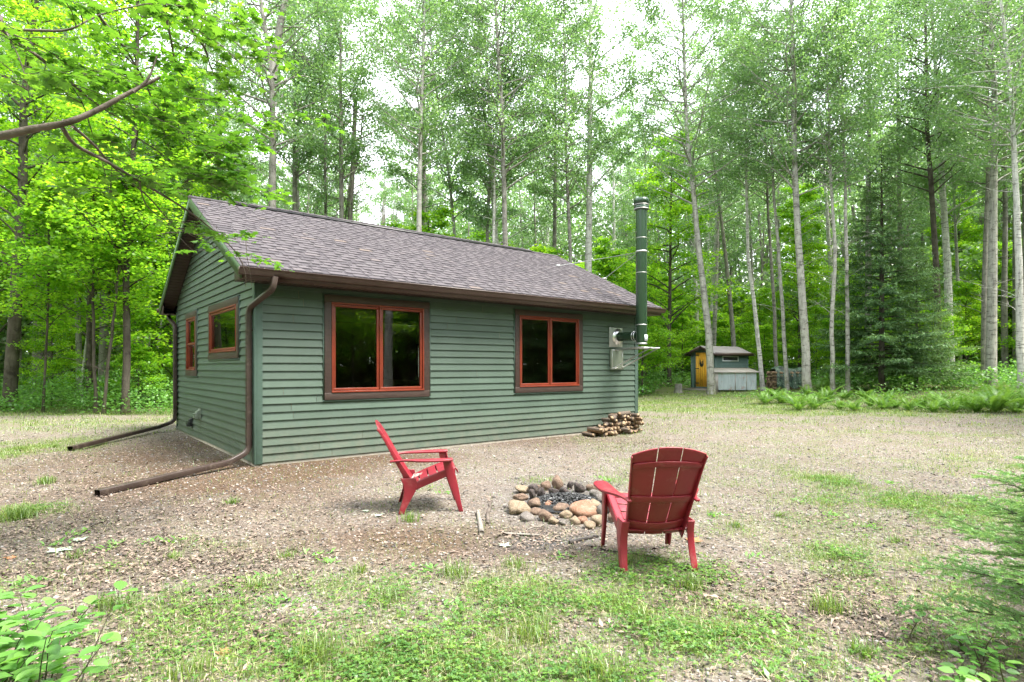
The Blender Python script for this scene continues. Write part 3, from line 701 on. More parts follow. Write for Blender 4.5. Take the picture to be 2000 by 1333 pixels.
# downspouts: ribbed rectangular pipe swept along a path
def spout(path, wd=.10, dp=.080):
    mb = MB(); p = np.array(path, float); n = len(p)
    t_ = np.gradient(p, axis=0); t_ /= np.linalg.norm(t_, axis=1)[:, None]
    an = np.arange(32) / 32 * 2 * np.pi; sq = []
    for a in an:
        c_, s_ = math.cos(a), math.sin(a); k = 1 / max(abs(c_), abs(s_)); k *= .97 - .04 * math.cos(a * 16)
        sq.append((max(-1, min(1, c_ * k)) * (1 - .05 * (math.cos(a * 16) > 0)), max(-1, min(1, s_ * k)) * (1 - .05 * (math.cos(a * 16) > 0))))
    sq = np.array(sq); side = np.array([0, 1.0, 0]) if True else None
    rows = []
    for i in range(n):
        s2 = side - t_[i] * np.dot(side, t_[i]); s2 /= np.linalg.norm(s2); f2 = np.cross(t_[i], s2)
        rows.append(p[i] + sq[:, 0:1] * s2 * wd / 2 + sq[:, 1:2] * f2 * dp / 2)
    rows = np.array(rows); V = rows.reshape(-1, 3); k = 32
    i = np.arange(n - 1)[:, None] * k; j = np.arange(k)[None]
    mb.add(V, np.stack([i + j, i + (j + 1) % k, i + k + (j + 1) % k, i + k + j], -1).reshape(-1, 4))
    return mb
def bez(pts, seg=8):
    """polyline with rounded corners"""
    p = [np.array(q, float) for q in pts]; out = [p[0]]
    for a, b_, c in zip(p[:-2], p[1:-1], p[2:]):
        r_ = min(.11, np.linalg.norm(b_ - a) * .45, np.linalg.norm(c - b_) * .45)
        s_ = b_ + (a - b_) / np.linalg.norm(a - b_) * r_; e_ = b_ + (c - b_) / np.linalg.norm(c - b_) * r_
        for t_ in np.linspace(0, 1, seg): out.append((1 - t_) ** 2 * s_ + 2 * t_ * (1 - t_) * b_ + t_ * t_ * e_)
    out.append(p[-1]); return out
def loc(p):
    u, v = cabin_uv(np.array(p[0]), np.array(p[1])); return (float(u), float(v), float(p[2]))
e1 = loc(G(190, 972) + np.array([0, 0, .045])); e2 = loc(G(137, 882) + np.array([0, 0, .05]))
xw = -.075
spout(bez([(.13, -OV - .055, EZ - .08), (.10, -OV - .055, EZ - .26), (xw, .10, EZ - .5), (xw, .10, .23), (xw - .30, .02, .10), tuple(e1)])).build('downspout', M['downspout'], cabin)
spout(bez([(-.12, GW + OV + .05, EZ - .08), (-.12, GW + OV + .02, EZ - .2), (xw, GW - .12, EZ - .42), (xw, GW - .12, .24), (xw - .3, GW - .14, .13), tuple(e2)])).build('downspout', M['downspout'], cabin)
for dv in (.10, GW - .12):
    for z in (2.05, .62):
        st = MB(); st.box(xw - .034, -.0, dv - .045, dv + .045, z, z + .025)
        st.build('downspout_strap', M['gutter'], cabin)
# vents low on the gable wall
for (v, z, mt_, s_) in ((4.72, .33, 'black_pl', 1.0), (3.9, .55, 'greybox', 1.05)):
    vb_ = MB()
    vb_.box(-.036, -.02, v - .1 * s_, v + .1 * s_, z - .11 * s_, z + .11 * s_)
    vb_.prism([[-.036, v - .075 * s_, z - .085 * s_], [-.036, v - .075 * s_, z + .09 * s_], [-.09 * s_, v - .075 * s_, z + .06 * s_], [-.13 * s_, v - .075 * s_, z - .05 * s_], [-.12 * s_, v - .075 * s_, z - .085 * s_]], (0, 0, 0), (0, .15 * s_, 0))
    for i in range(3): vb_.box(-.14 * s_, -.1 * s_, v - .065 * s_, v + .065 * s_, z - .06 + i * .035, z - .05 + i * .035)
    o = vb_.build('vent_hood', M[mt_], cabin, bevel=.008)

# flue: thimble plate, tee, tall green pipe, bracket, guy rods
PU, PV = 8.15, -.734
ch = bpy.data.objects.new('chimney', None); C.objects.link(ch); ch.parent = cabin; ch.location = (PU, PV, 0)
cp = MB(); cp.lathe([(0, 2.02), (.124, 2.02), (.126, 2.06), (.126, 5.1)], 40); cp.lathe([(.13, 5.1), (.0, 5.12)], 40); cp.build('pipe', M['flue'], ch, smooth=True)
cc = MB(); cc.lathe([(.134, 5.08), (.165, 5.10), (.172, 5.13), (.172, 5.16), (.155, 5.18), (.15, 5.2), (.175, 5.215), (.178, 5.30), (.168, 5.34), (.1, 5.355), (0, 5.36)], 40); cc.build('cap', M['flue'], ch, smooth=True)
for z, hh in ((5.095, .03), (5.19, .022), (4.44, .02), (3.65, .02), (2.46, .03), (2.03, .045)):
    bnd = MB(); rr_ = .1285 if z < 5 else .174; hh *= .6; bnd.lathe([(.12, z - .001), (rr_, z), (rr_ + .003, z + hh / 2), (rr_, z + hh), (.12, z + hh + .001)], 40); bnd.build('band', M['galv'], ch, smooth=True)
bnd = MB(); bnd.lathe([(.12, 4.12), (.131, 4.12), (.131, 4.155), (.12, 4.155)], 40); gb_ = bnd.build('guy_band', M['galv'], ch, smooth=True)
tee = MB(); k = 28; zt_ = 2.22; an = np.arange(k) / k * 2 * np.pi
def hp(mb, prof):
    pr = np.array(prof); V = np.stack([np.repeat(pr[:, 0:1] * 1, k, 1) * np.cos(an), np.repeat(pr[:, 1:2], k, 1), pr[:, 0:1] * np.sin(an) + zt_], -1)
    i = np.arange(len(pr) - 1)[:, None] * k; j = np.arange(k)[None]; mb.add(V.reshape(-1, 3), np.stack([i + j, i + (j + 1) % k, i + k + (j + 1) % k, i + k + j], -1).reshape(-1, 4))
hp(tee, [(.108, .09), (.108, .72)]); tee.build('horizontal_pipe', M['flue'], ch, smooth=True)
for yy in (.14, .2): bb = MB(); hp(bb, [(.1, yy), (.113, yy + .002), (.116, yy + .01), (.113, yy + .018), (.1, yy + .02)]); bb.build('band', M['steel'], ch, smooth=True)
pl = MB(); pl.box(-.30, .16, .70, .715, 1.98, 2.44); pl.build('wall_plate', M['galv'], ch, bevel=.003)
rg = MB(); hp(rg, [(.108, .66), (.19, .69), (.195, .70), (.195, .705)]); rg.build('collar', M['steel'], ch, smooth=True)
cln = MB(); cln.box(-.28, .14, .655, .712, 1.45, 1.93); cln.build('access_box', M['greybox'], ch, bevel=.006)
clf = MB()
for bx in ((-.25, .11, 1.9, 1.912), (-.25, .11, 1.48, 1.492)): clf.box(bx[0], bx[1], .65, .656, bx[2], bx[3])
for bx in ((-.25, -.238), (.098, .11)): clf.box(bx[0], bx[1], .6505, .656, 1.492, 1.9)
clf.build('box_frame', M['steel'], ch)
brk = MB()
for dx in (-.15, .11): brk.box(dx, dx + .04, -.42, .71, 1.945, 1.95); brk.box(dx, dx + .005, -.42, .71, 1.915, 1.945)
brk.box(-.19, .19, -.2, .2, 1.952, 1.962)
for dx in (-.148, .128): brk.tube([(dx, -.38, 1.94), (dx, .66, 1.5)], .016, 4)
brk.build('bracket', M['galv'], ch)
lb = MB(); lb.box(-.045, .055, -.1305, -.124, 2.1, 2.24); lb.build('label', M['white_label'], ch)
gr_ = MB()
for tx_, ty_ in ((8.2, 2.1), (9.3, 1.45)):
    gr_.tube([(0, .1, 4.137), (tx_ - PU, ty_ - PV, roof_z(ty_) + .0)], .008, 6)
    gr_.box(tx_ - PU - .05, tx_ - PU + .05, ty_ - PV - .05, ty_ - PV + .05, roof_z(ty_) - .02, roof_z(ty_) + .03)
gr_.build('guy_rod', M['galv'], ch)

# ------------------------------------------------------------------ adirondack chairs (y forward, feet on z=0)
def solid(o, th, off=0, bev=.004):
    s_ = o.modifiers.new('solid', 'SOLIDIFY'); s_.thickness = th; s_.offset = off
    b_ = o.modifiers.new('bevel', 'BEVEL'); b_.width = bev; b_.segments = 2; b_.limit_method = 'ANGLE'; b_.angle_limit = R(40)
def sm(e0, e1, x): t_ = np.clip((x - e0) / (e1 - e0), 0, 1); return t_ * t_ * (3 - 2 * t_)
def back_pt(s_, t_, d=0.0):
    """s across (-1..1), t up (0..1), d out of the back"""
    hw = .208 + .055 * t_ ** .9
    y = .135 - .385 * t_ - .02 * math.sin(t_ * 3.14) ; z = .235 + .70 * t_
    y += .045 * s_ * s_ * (1 - .3 * t_); z -= .055 * s_ * s_ * (t_ ** 6)
    n_ = np.array([0, -.88, -.47]); return np.array([s_ * hw, y, z]) + n_ * d
def make_chair():
    root = empty('adirondack_chair')
    for a, b_ in ((-1, -.345), (-.32, .32), (.345, 1)):
        mb = MB(); mb.grid([[back_pt(a + (b_ - a) * i / 6, t_) for i in range(7)] for t_ in np.linspace(0, 1, 22)])
        o = mb.build('back_slat', M['red'], root, smooth=False); solid(o, .011)
    for t0, t1 in ((.06, .15), (.40, .47), (.80, .86)):
        mb = MB(); mb.grid([[back_pt(s_, t_ + (.04 * s_ * s_ if t0 < .1 else 0), .012) for s_ in np.linspace(-.97, .97, 17)] for t_ in (t0, (t0 + t1) / 2, t1)])
        o = mb.build('back_rib', M['red'], root); solid(o, .012)
    for sg in (-1, 1):       # folded edge of the back, growing into the hip
        mb = MB(); mb.grid([[back_pt(sg * 1.0, t_, -.004), back_pt(sg * 1.012, t_, .024 + .045 * (1 - t_) ** 2)] for t_ in np.linspace(.0, .985, 22)])
        o = mb.build('back_edge', M['red'], root); solid(o, .009)
    # seat: dished sheet with slots, rolling over at the front
    def seat_pt(s_, q):
        y = .10 + .44 * min(q, .86) / .86; z = .275 + .185 * (min(q, .86) / .86) ** .85
        if q > .86: a = (q - .86) / .14 * 1.45; y += .055 * math.sin(a); z -= .055 * (1 - math.cos(a)) + .01 * a
        return np.array([s_ * (.262 if q < .9 else .262), y, z - .012 * (1 - s_ * s_)])
    seat = MB(); cuts = [0, .2, .38, .56, .74, 1.0]
    for i, (a, b_) in enumerate(zip(cuts[:-1], cuts[1:])):
        g0 = a + (.012 if i else 0); g1 = b_ - (.012 if b_ < 1 else 0)
        seat.grid([[seat_pt(s_, q) for s_ in np.linspace(-.8, .8, 9)] for q in np.linspace(g0, g1, 7)])
    for sg in (-1, 1): seat.grid([[seat_pt(sg * s_, q) for s_ in (.8, .9, 1.0)] for q in np.linspace(0, 1, 24)])
    o = seat.build('seat', M['red'], root); solid(o, .010)
    for sg in (-1, 1):
        mb = MB(); pts_ = [seat_pt(sg * 1.004, q) for q in np.linspace(0, .9, 14)]
        mb.grid([[p_, p_ + np.array([0, 0, -.075 + .0 * i])] for i, p_ in enumerate(pts_)])
        o = mb.build('seat_rail', M['red'], root); solid(o, .010)
        # rear leg: tapered L section from the hip to the ground
        mb = MB(); X0 = sg * .266
        prof = [(.335, -.035, .135), (.285, .0, .165), (.22, .012, .15), (.14, .012, .105), (.05, -.012, .058), (.0, -.03, .025)]
        prof = [(.36, .01, .16), (.30, .035, .175), (.23, .045, .16), (.15, .035, .115), (.06, .008, .066), (.0, -.01, .04)]
        mb.grid([[[X0 + sg * (.335 - z) * .05, ya, z], [X0 + sg * (.335 - z) * .05, (ya + yb) / 2, z], [X0 + sg * (.335 - z) * .05, yb, z]] for z, ya, yb in prof])
        mb.grid([[[X0 + sg * (.335 - z) * .05, ya, z], [X0 + sg * ((.335 - z) * .05 - .05 + .012 * (.36 - z)), ya, z]] for z, ya, yb in prof])
        o = mb.build('leg', M['red'], root); solid(o, .010)
        # front leg rising to the arm
        mb = MB(); X0 = sg * .285
        prof = [(.535, .43, .515), (.46, .445, .53), (.36, .475, .565), (.25, .515, .59), (.12, .56, .612), (0, .60, .64)]
        xo = lambda z: sg * (.020 * max(0, (z - .3) / .24) - .0 * z)
        mb.grid([[[X0 + xo(z), ya, z], [X0 + xo(z), (ya + yb) / 2, z], [X0 + xo(z), yb, z]] for z, ya, yb in prof])
        mb.grid([[[X0 + xo(z), yb, z], [X0 + xo(z) - sg * .05 * (.6 + .4 * z / .5), yb, z]] for z, ya, yb in prof])
        o = mb.build('leg', M['red'], root); solid(o, .010)
        # arm: broad at the front, narrowing to the back post
        mb = MB(); rows = []
        for y in np.linspace(-.10, .53, 16):
            q = (y + .10) / .63; inn = .232 + .03 * sm(.05, .3, q); outr = .262 + .128 * sm(.05, .62, q)
            if q > .9: outr -= .03 * (q - .9) / .1; inn += .012 * (q - .9) / .1
            rows.append([[sg * (inn + (outr - inn) * k_), y, .545 + .006 * q - .012 * sm(.3, 0, q) - .006 * (abs(k_ - .5) * 2) ** 3] for k_ in np.linspace(0, 1, 5)])
        mb.grid(rows); o = mb.build('arm_rest', M['red'], root); solid(o, .022, 0, .006)
    return root
def place(o, p_, ang): o.location = p_; o.rotation_euler = (0, 0, ang)
ch1 = make_chair()
cx, cy2 = (-1.19 - .56) / 2, (6.2 + 6.33) / 2
# left chair faces +x, turned a little away
a1 = R(-90 + 11)
p1 = np.array([-1.19, 6.22, 0]); p1[2] = T(-.9, 6.25) + .0
place(ch1, p1, a1)
tag(ch1, 'red plastic adirondack chair in side view left of the fire ring, cord on its seat', 'chair', 'red adirondack chairs by the fire ring')
ch2 = copy_tree(ch1)
p2 = np.array([1.068, 4.25, 0]); p2[2] = T(1.08, 4.6)
place(ch2, p2, R(4))
tag(ch2, 'red plastic adirondack chair seen from behind, in front of the fire ring', 'chair')
cdm = MB()
rr2 = np.random.default_rng(3)
pts_ = []
for i in range(44):
    a = i * .62; r_ = .035 + .03 * math.sin(i * .9) + .01 * rr2.normal()
    pts_.append([-.17 + 1.3 * r_ * math.cos(a) + .0012 * i, .185 + r_ * math.sin(a), .318 + .004 * math.sin(i * 1.3) + .35 * (r_ * math.sin(a) + .0)])
cdm.tube(pts_, .0035, 5)
cord = cdm.build('cord', M['rope'], smooth=True); cord.location = ch1.location; cord.rotation_euler = ch1.rotation_euler
tag(cord, 'tangled pale cord lying on the seat of the left red chair', 'cord')

# ------------------------------------------------------------------ stones, logs, sticks
def rock_mesh(seed, squash=.7, lump=.30):
    r_ = np.random.default_rng(seed); nu, nv = 20, 12
    th = np.arange(nu) / nu * 2 * np.pi; ph = np.linspace(0, np.pi, nv + 1)[1:-1]
    T_, P_ = np.meshgrid(th, ph); d = np.stack([np.cos(T_) * np.sin(P_), np.sin(T_) * np.sin(P_), np.cos(P_)], -1)
    d = np.concatenate([d.reshape(-1, 3), [[0, 0, 1], [0, 0, -1]]])
    f = np.ones(len(d))
    for k_ in range(7):
        ax = r_.normal(size=3); ax /= np.linalg.norm(ax); f += lump * .35 * np.cos((d @ ax) * r_.uniform(1.5, 4) + r_.uniform(0, 6)) 
    for k_ in range(8):     # flats
        ax = r_.normal(size=3); ax /= np.linalg.norm(ax); h = d @ ax * f; lim = r_.uniform(.68, .92)
        f = np.where(h > lim, f * lim / np.maximum(h, 1e-6), f)
    V = d * f[:, None] * [1, r_.uniform(.7, .95), squash]
    m_ = MB(); i = np.arange(nv - 2)[:, None] * nu; j = np.arange(nu)[None]
    m_.add(V, np.stack([i + j, i + nu + j, i + nu + (j + 1) % nu, i + (j + 1) % nu], -1).reshape(-1, 4))
    top, bot = len(V) - 2, len(V) - 1; L_ = (nv - 2) * nu
    m_.B.append((np.array([[top, a, (a + 1) % nu] for a in range(nu)]), 0)); m_.B.append((np.array([[bot, L_ + (a + 1) % nu, L_ + a] for a in range(nu)]), 0))
    return m_
def rockmat(name, c1, c2, c3, soot=0):
    m, t, out = newmat(name); p = node(t, 'ShaderNodeBsdfPrincipled', Roughness=.75); p.inputs['Specular IOR Level'].default_value = .3
    col = ramp(t, noise(t, 2.2, 7, rough=.7), [(.3, c1), (.5, c2), (.72, c3)])
    col = mixc(t, ramp(t, noise(t, 26, 3), [(.45, (0,) * 3), (.65, (.35,) * 3)]), col, (.12, .1, .09))
    if soot: col = mixc(t, ramp(t, noise(t, 1.6, 5), [(.35, (0,) * 3), (.6, (soot,) * 3)]), col, (.03, .026, .026))
    lk(t, col, p.inputs['Base Color']); lk(t, bump(t, noise(t, 7, 9, rough=.75), .7, .08), p.inputs['Normal']); lk(t, p.outputs[0], out.inputs[0]); return m
RM = {'tan': rockmat('tan_stone', (.26, .19, .125), (.36, .27, .185), (.42, .34, .26)), 'brown': rockmat('brown_stone', (.17, .105, .075), (.25, .165, .12), (.33, .24, .18)),
      'grey': rockmat('grey_stone', (.15, .13, .12), (.24, .21, .19), (.33, .3, .28)), 'reddish': rockmat('red_stone', (.27, .12, .075), (.36, .19, .12), (.46, .33, .26)),
      'sooty dark': rockmat('sooty_stone', (.09, .065, .06), (.15, .115, .11), (.22, .18, .17), .75)}
RMESH = {}
def stone(px, py, wpx, hpx, colour, label, group, lift=0, Yo=None, asp=1.0):
    """stone whose outline centre, width and height were read off the photograph"""
    c = G(px, py + hpx / 2) if Yo is None else GY(px, Yo)
    Yc = c[1] + wpx / FPX * c[1] * .42 * asp
    r_ = wpx / FPX * Yc / 2; zc = CZ - (py - HZ) / FPX * Yc; hz_ = hpx / FPX * Yc / 2
    seed = int(rng.integers(12)); key = (seed, colour)
    if key not in RMESH: RMESH[key] = rock_mesh(seed + 3, .72).mesh('stone', RM[colour], True)
    o = bpy.data.objects.new('stone', RMESH[key]); C.objects.link(o)
    o.location = ((px - 1000) / FPX * Yc, Yc, zc); o.scale = (r_ * 1.04, r_ * 1.15 * asp, hz_ / .70); o.rotation_euler = (rng.normal(0, .12), rng.normal(0, .12), rng.uniform(-.5, .5))
    return tag(o, label, 'stone', group)
RING = [ # px, py, w, h, colour (full-size pixel centre and size), row
 (1019,957,32,17,'tan','back'),(1018,972,34,17,'brown','back'),(1043,956,22,22,'sooty dark','back'),(1057,962,17,24,'sooty dark','back'),(1040,966,14,22,'sooty dark','back'),(1065,949,20,22,'brown','back'),(1087,944,24,30,'brown','back'),
 (1080,962,20,16,'sooty dark','back'),(1102,960,26,18,'sooty dark','back'),(1114,949,14,16,'sooty dark','back'),(1130,953,20,22,'sooty dark','back'),(1153,953,22,14,'brown','back'),(1160,966,24,18,'grey','back'),(1172,975,18,20,'grey','back'),
 (1212,968,24,15,'tan','back'),(1048,952,16,14,'brown','back'),
 (1014,991,41,34,'tan','middle'),(1045,984,28,20,'brown','middle'),(1073,988,26,16,'reddish','middle'),(1096,993,35,25,'brown','middle'),(1139,994,50,33,'reddish','middle'),(1158,986,28,20,'tan','middle'),(1172,998,16,26,'grey','middle'),(1189,992,22,26,'grey','middle'),
 (1049,1001,30,17,'brown','front'),(1027,1010,31,17,'grey','front'),(1063,1008,29,24,'brown','front'),(1106,1006,29,18,'tan','front'),(1080,1017,22,16,'tan','front'),(1098,1022,19,14,'grey','front'),(1122,1018,22,18,'tan','front'),(1136,1016,20,18,'reddish','front'),
 (1151,1027,28,19,'tan','front'),(1167,1018,30,24,'tan','front'),(1197,1012,26,22,'brown','front'),(990,990,14,8,'grey','front')]
ordn = ['leftmost', 'second', 'third', 'fourth', 'fifth', 'sixth', 'seventh', 'eighth', 'ninth', 'tenth', 'eleventh', 'twelfth', 'thirteenth', 'fourteenth', 'fifteenth', 'sixteenth', 'seventeenth']
for row in ('back', 'middle', 'front'):
    it = sorted([q for q in RING if q[5] == row])
    for i, (px, py, wd, hg, colr, _) in enumerate(it):
        sz = 'large' if wd > 34 else 'small' if wd < 20 else 'rounded'
        rank = ordn[i] + (' from left' if i else '')
        stone(px, py, wd, hg, colr, f'{sz} {colr} stone in the {row} row of the fire ring, {rank}', 'stones around the fire ring', asp=1.25 if row == 'middle' else 1.0)
# more stones that close the ring behind the near chair and pack its inside
for i, (px, py, wd, hg, colr) in enumerate([(1205,985,24,20,'grey'),(1215,998,26,18,'tan')]):
    stone(px, py, wd, hg, colr, 'rounded stone on the right side of the fire ring half hidden behind the near chair', 'stones at the hidden side of the fire ring')
# charcoal bed
cbm = MB(); cc_ = G(1112, 986); rr3 = np.random.default_rng(8)
cc_ = np.array([(1108 - 1000) / FPX * 6.42, 6.42, T(.6, 6.4)])
tt = np.linspace(0, 2 * np.pi, 28, endpoint=False); rad_ = np.linspace(0, 1, 8)
gpt = np.array([[[cc_[0] + r_ * .44 * math.cos(a), cc_[1] + r_ * .48 * math.sin(a), cc_[2] + .045 * (1 - r_ ** 2) + .008] for a in np.append(tt, tt[0])] for r_ in rad_]); gpt[..., 2] += rr3.random(gpt.shape[:2]) * .015
cbm.grid(gpt)
for i in range(900):
    r_ = math.sqrt(rr3.random()); a = rr3.uniform(0, 6.28); c = np.array([cc_[0] + r_ * .36 * math.cos(a), cc_[1] + r_ * .42 * math.sin(a), cc_[2] + .055 * (1 - r_ * r_) + .012 + rr3.random() * .02])
    Mr = Matrix.Translation(Vector(c)) @ Matrix.Rotation(rr3.uniform(0, 3), 4, Vector(rr3.normal(size=3)).normalized()); s_ = rr3.uniform(.005, .017)
    cbm.box(-s_, s_, -s_ * .7, s_ * .7, -s_ * .5, s_ * .5, rr3.random(), Mr)
m, t, out = newmat('charcoal'); p = node(t, 'ShaderNodeBsdfPrincipled', Roughness=.55)
lk(t, ramp(t, attr(t), [(0, (.008, .008, .009)), (.85, (.022, .022, .024)), (.95, (.08, .08, .085)), (1, (.3, .3, .31))]), p.inputs['Base Color']); lk(t, p.outputs[0], out.inputs[0])
tag(cbm.build('charcoal', m), 'black charcoal and ash inside the fire ring', kind='stuff')
# sticks
def stick(a, b_, ra, rb, mt_, label, name='stick', wob=.02, k=8, box=False):
    A_, B_ = G(*a), G(*b_); A_ = A_ + [0, 0, ra * .9]; B_ = B_ + [0, 0, rb * .9]; mb = MB()
    rw = np.random.default_rng(int(a[0])); n_ = 7
    P_ = np.array([A_ + (B_ - A_) * q for q in np.linspace(0, 1, n_)]); P_[1:-1] += rw.normal(0, wob, (n_ - 2, 3)) * [1, 1, .15]
    mb.tube(P_, np.linspace(ra, rb, n_), 4 if box else k, flat=.6 if box else 1)
    return tag(mb.build(name, M[mt_], smooth=not box), label, 'stick')
M['char_wood'] = simple('char_wood', (.02, .017, .016), (.07, .06, .055), 8, .7, .3, bs=.6)
stick((933,1003), (941,1048), .018, .024, 'dead_wood', 'thick grey round stick lying left of the fire ring', wob=.003, k=12)
stick((960,982), (952,1028), .013, .02, 'limb_bark', 'crooked brown branch beside the thick grey stick', wob=.02)
stick((982,1046), (1060,1050), .016, .016, 'dead_wood', 'pale narrow board offcut lying in front of the fire ring', wob=0, box=True)
stick((1112,1064), (1168,1050), .016, .012, 'char_wood', 'charred black stick between the fire ring and the near chair', wob=.01)
stick((1170,1075), (1290,1092), .008, .006, 'char_wood', 'long thin dark stick running under the near chair', wob=.02)
for (a, b_, q) in (((1108,1040),(1134,1012),'thin pale twig leaning on the front stones of the fire ring'),((1030,1040),(1072,1022),'thin grey twig at the front left foot of the fire ring'),((1440,1125),(1485,1118),'thin curved dark stick on the gravel right of the near chair'),
        ((1005,1100),(1088,1104),'thin twig lying in the grass edge below the fire ring'),((985,1035),(1010,1028),'short dark twig left of the fire ring stones'),((940,1215),(985,1220),'pale straw coloured twig in the foreground turf')):
    stick(a, b_, .006, .004, 'dead_wood', q, 'twig', wob=.015)
tw = MB()
x, y = scatter(rng, 420, -8, 9, 2.6, 10, lambda x, y: np.clip(litter_f(x, y) + .08, 0, 1), 1.2)
for i in range(len(x)):
    a = rng.uniform(0, 6.28); L_ = rng.gamma(3, .04); z = T(x[i], y[i]) + .008; r_ = rng.uniform(.0015, .004)
    p0 = np.array([x[i], y[i], z]); d = np.array([math.cos(a), math.sin(a), 0]); q = np.array([-d[1], d[0], 0]) * rng.normal(0, .15) * L_
    tw.tube([p0, p0 + d * L_ * .5 + q, p0 + d * L_ + [0, 0, rng.random() * .01]], [r_, r_ * .8, r_ * .5], 4, rng.random())
tag(tw.build('twig_litter', M['dead_wood']), 'scattered short twigs on the ground', kind='stuff')
# big leaves fallen on the ground, lobed
def maple_poly():
    pts_ = []
    for a, r_ in ((-90, .12), (-60, .42), (-35, .62), (-28, .42), (-8, .5), (12, .98), (20, .62), (38, .60), (52, .82), (66, .62), (90, 1.1)): pts_.append((a, r_))
    full = pts_ + [(180 - a, r_) for a, r_ in pts_[::-1][1:-1]]
    return np.array([[r_ * math.cos(R(a)), r_ * math.sin(R(a)) + .1] for a, r_ in full])
MP = maple_poly()
M['pale_leaf'] = simple('pale_leaf', (.30, .38, .27), (.42, .5, .38), 20, .6, .3)
M['rust_leaf'] = simple('rust_leaf', (.28, .12, .05), (.4, .2, .1), 20, .7, .3)
for (px, py, s_, mt_, q) in ((983,1070,.075,'pale_leaf','pale green fallen maple leaf in front of the light board'),(735,1010,.07,'pale_leaf','pale fallen leaf in front of the left chair'),(718,1001,.05,'pale_leaf','small pale leaf behind the pale one by the left chair'),
        (110,1082,.13,'pale_leaf','long pale leaf on the litter at far left'),(160,1055,.09,'pale_leaf','pale leaf beside green weeds at left'),(28,1092,.06,'rust_leaf','rust brown fallen leaf at the left edge'),
        (1352,1060,.10,'rust_leaf','rust brown crumpled leaf behind the near chair'),(445,1280,.06,'rust_leaf','rust brown leaf in the lower left turf'),(1175,1054,.03,'pale_leaf','tiny pale leaf by the far left leg of the near chair')):
    c = G(px, py); mb = MB(); a = rng.uniform(0, 6.28); rot = np.array([[math.cos(a), -math.sin(a)], [math.sin(a), math.cos(a)]]); Q = (MP * s_) @ rot.T
    V = np.column_stack([Q[:, 0] + c[0], Q[:, 1] + c[1], c[2] + .012 + .25 * np.abs(Q[:, 0]) * (rng.random(len(Q)))]); n_ = len(V)
    V = np.vstack([V, [c[0], c[1], c[2] + .014]]); mb.add(V, [[i, (i + 1) % n_, n_] for i in range(n_)], .5)
    tag(mb.build('fallen_leaf', M[mt_]), q, 'leaf')

# firewood: split logs stacked against the front wall
M['split_wood'] = simple('split_wood', (.15, .095, .06), (.30, .2, .13), 7, .85, .2, bs=.5, bscale=25, stretch=(4, .4, 4), dirt=((.1, .075, .06), 5, .6), v_amt=.25)
M['log_bark'] = simple('log_bark', (.09, .07, .055), (.17, .135, .11), 10, .9, .15, bs=.9, bscale=25)
M['log_end'] = simple('log_end', (.17, .115, .07), (.33, .24, .155), 14, .85, .2, dirt=((.08, .06, .045), 5, .7), v_amt=.35)
def log_mesh(seed, kind):
    r_ = np.random.default_rng(seed); k_ = 3 if kind == 'split' else 12
    if kind == 'split': an = [R(60), R(150), R(180), R(210), R(240), R(-60 + 340)]; poly = [(math.cos(a) * r_.uniform(.85, 1.15), math.sin(a) * r_.uniform(.85, 1.1)) for a in (R(30), R(150), R(185), R(220), R(255), R(290), R(325))]
    else: poly = [(math.cos(i / 12 * 6.283) * r_.uniform(.93, 1.06), math.sin(i / 12 * 6.283) * r_.uniform(.93, 1.06)) for i in range(12)]
    mb = MB(); n_ = len(poly); rows = []
    for q in np.linspace(-.5, .5, 5): rows.append([[p_[0] * (1 + r_.normal(0, .04)), q, p_[1] * (1 + r_.normal(0, .04))] for p_ in poly])
    V = np.array(rows).reshape(-1, 3); i = np.arange(4)[:, None] * n_; j = np.arange(n_)[None]
    F = np.stack([i + j, i + n_ + j, i + n_ + (j + 1) % n_, i + (j + 1) % n_], -1).reshape(-1, 4)
    if kind == 'split':
        jj = np.tile(np.arange(n_), 4); flat_ = (jj == 0) | (jj == n_ - 1); mb.add(V, F[flat_], r_.random(), 1); mb.B.append((F[~flat_], 0))
    else: mb.add(V, F, r_.random(), 0)
    mb.B.append((np.array([list(range(n_))]), 2)); mb.B.append((np.array([list(range(4 * n_, 5 * n_))[::-1]]), 2))
    return mb.mesh('firewood_log', [M['log_bark'], M['split_wood'], M['log_end']])
LM = [log_mesh(i, 'round' if i % 5 == 0 else 'split') for i in range(10)]
g0 = T(*(np.array([AX, AY]) + 7.5 * np.array([LX, LY]) - .5 * np.array([-LY, LX])))
cnt = 0
rowsL = []
for lay, (ua, ub, z) in enumerate(((6.75, 8.28, .05), (6.8, 8.25, .135), (7.35, 8.25, .225), (7.45, 8.2, .31), (7.62, 8.15, .39))):
    u = ua
    while u < ub: rowsL.append((u, z, lay)); u += rng.uniform(.088, .108)
tot = len(rowsL)
rl = ['bottom', 'second', 'third', 'fourth', 'top']
cntl = {}
for (u, z, lay) in rowsL:
    i = cntl.get(lay, 0); cntl[lay] = i + 1
    o = bpy.data.objects.new('firewood_log', LM[int(rng.integers(10))]); C.objects.link(o)
    v = -.42 + rng.normal(0, .05) - .06 * (z < .2); s_ = rng.uniform(.038, .066); z += rng.normal(0, .008)
    x_, y_ = AX + LX * u - LY * v, AY + LY * u + LX * v
    o.location = (x_, y_, g0 + z); o.scale = (s_, rng.uniform(.36, .42), s_ * .95)
    o.rotation_euler = (rng.normal(0, .03), rng.choice([0, 1.57, 3.14, 4.4]) + rng.normal(0, .4), math.atan2(LY, LX) + rng.normal(0, .22))
    tag(o, f'split firewood log in the {rl[lay]} layer of the stack, {ordn[i] if i < 17 else "last"}{" from the left" if i else ""}', 'firewood log', 'firewood logs stacked at the cabin wall')
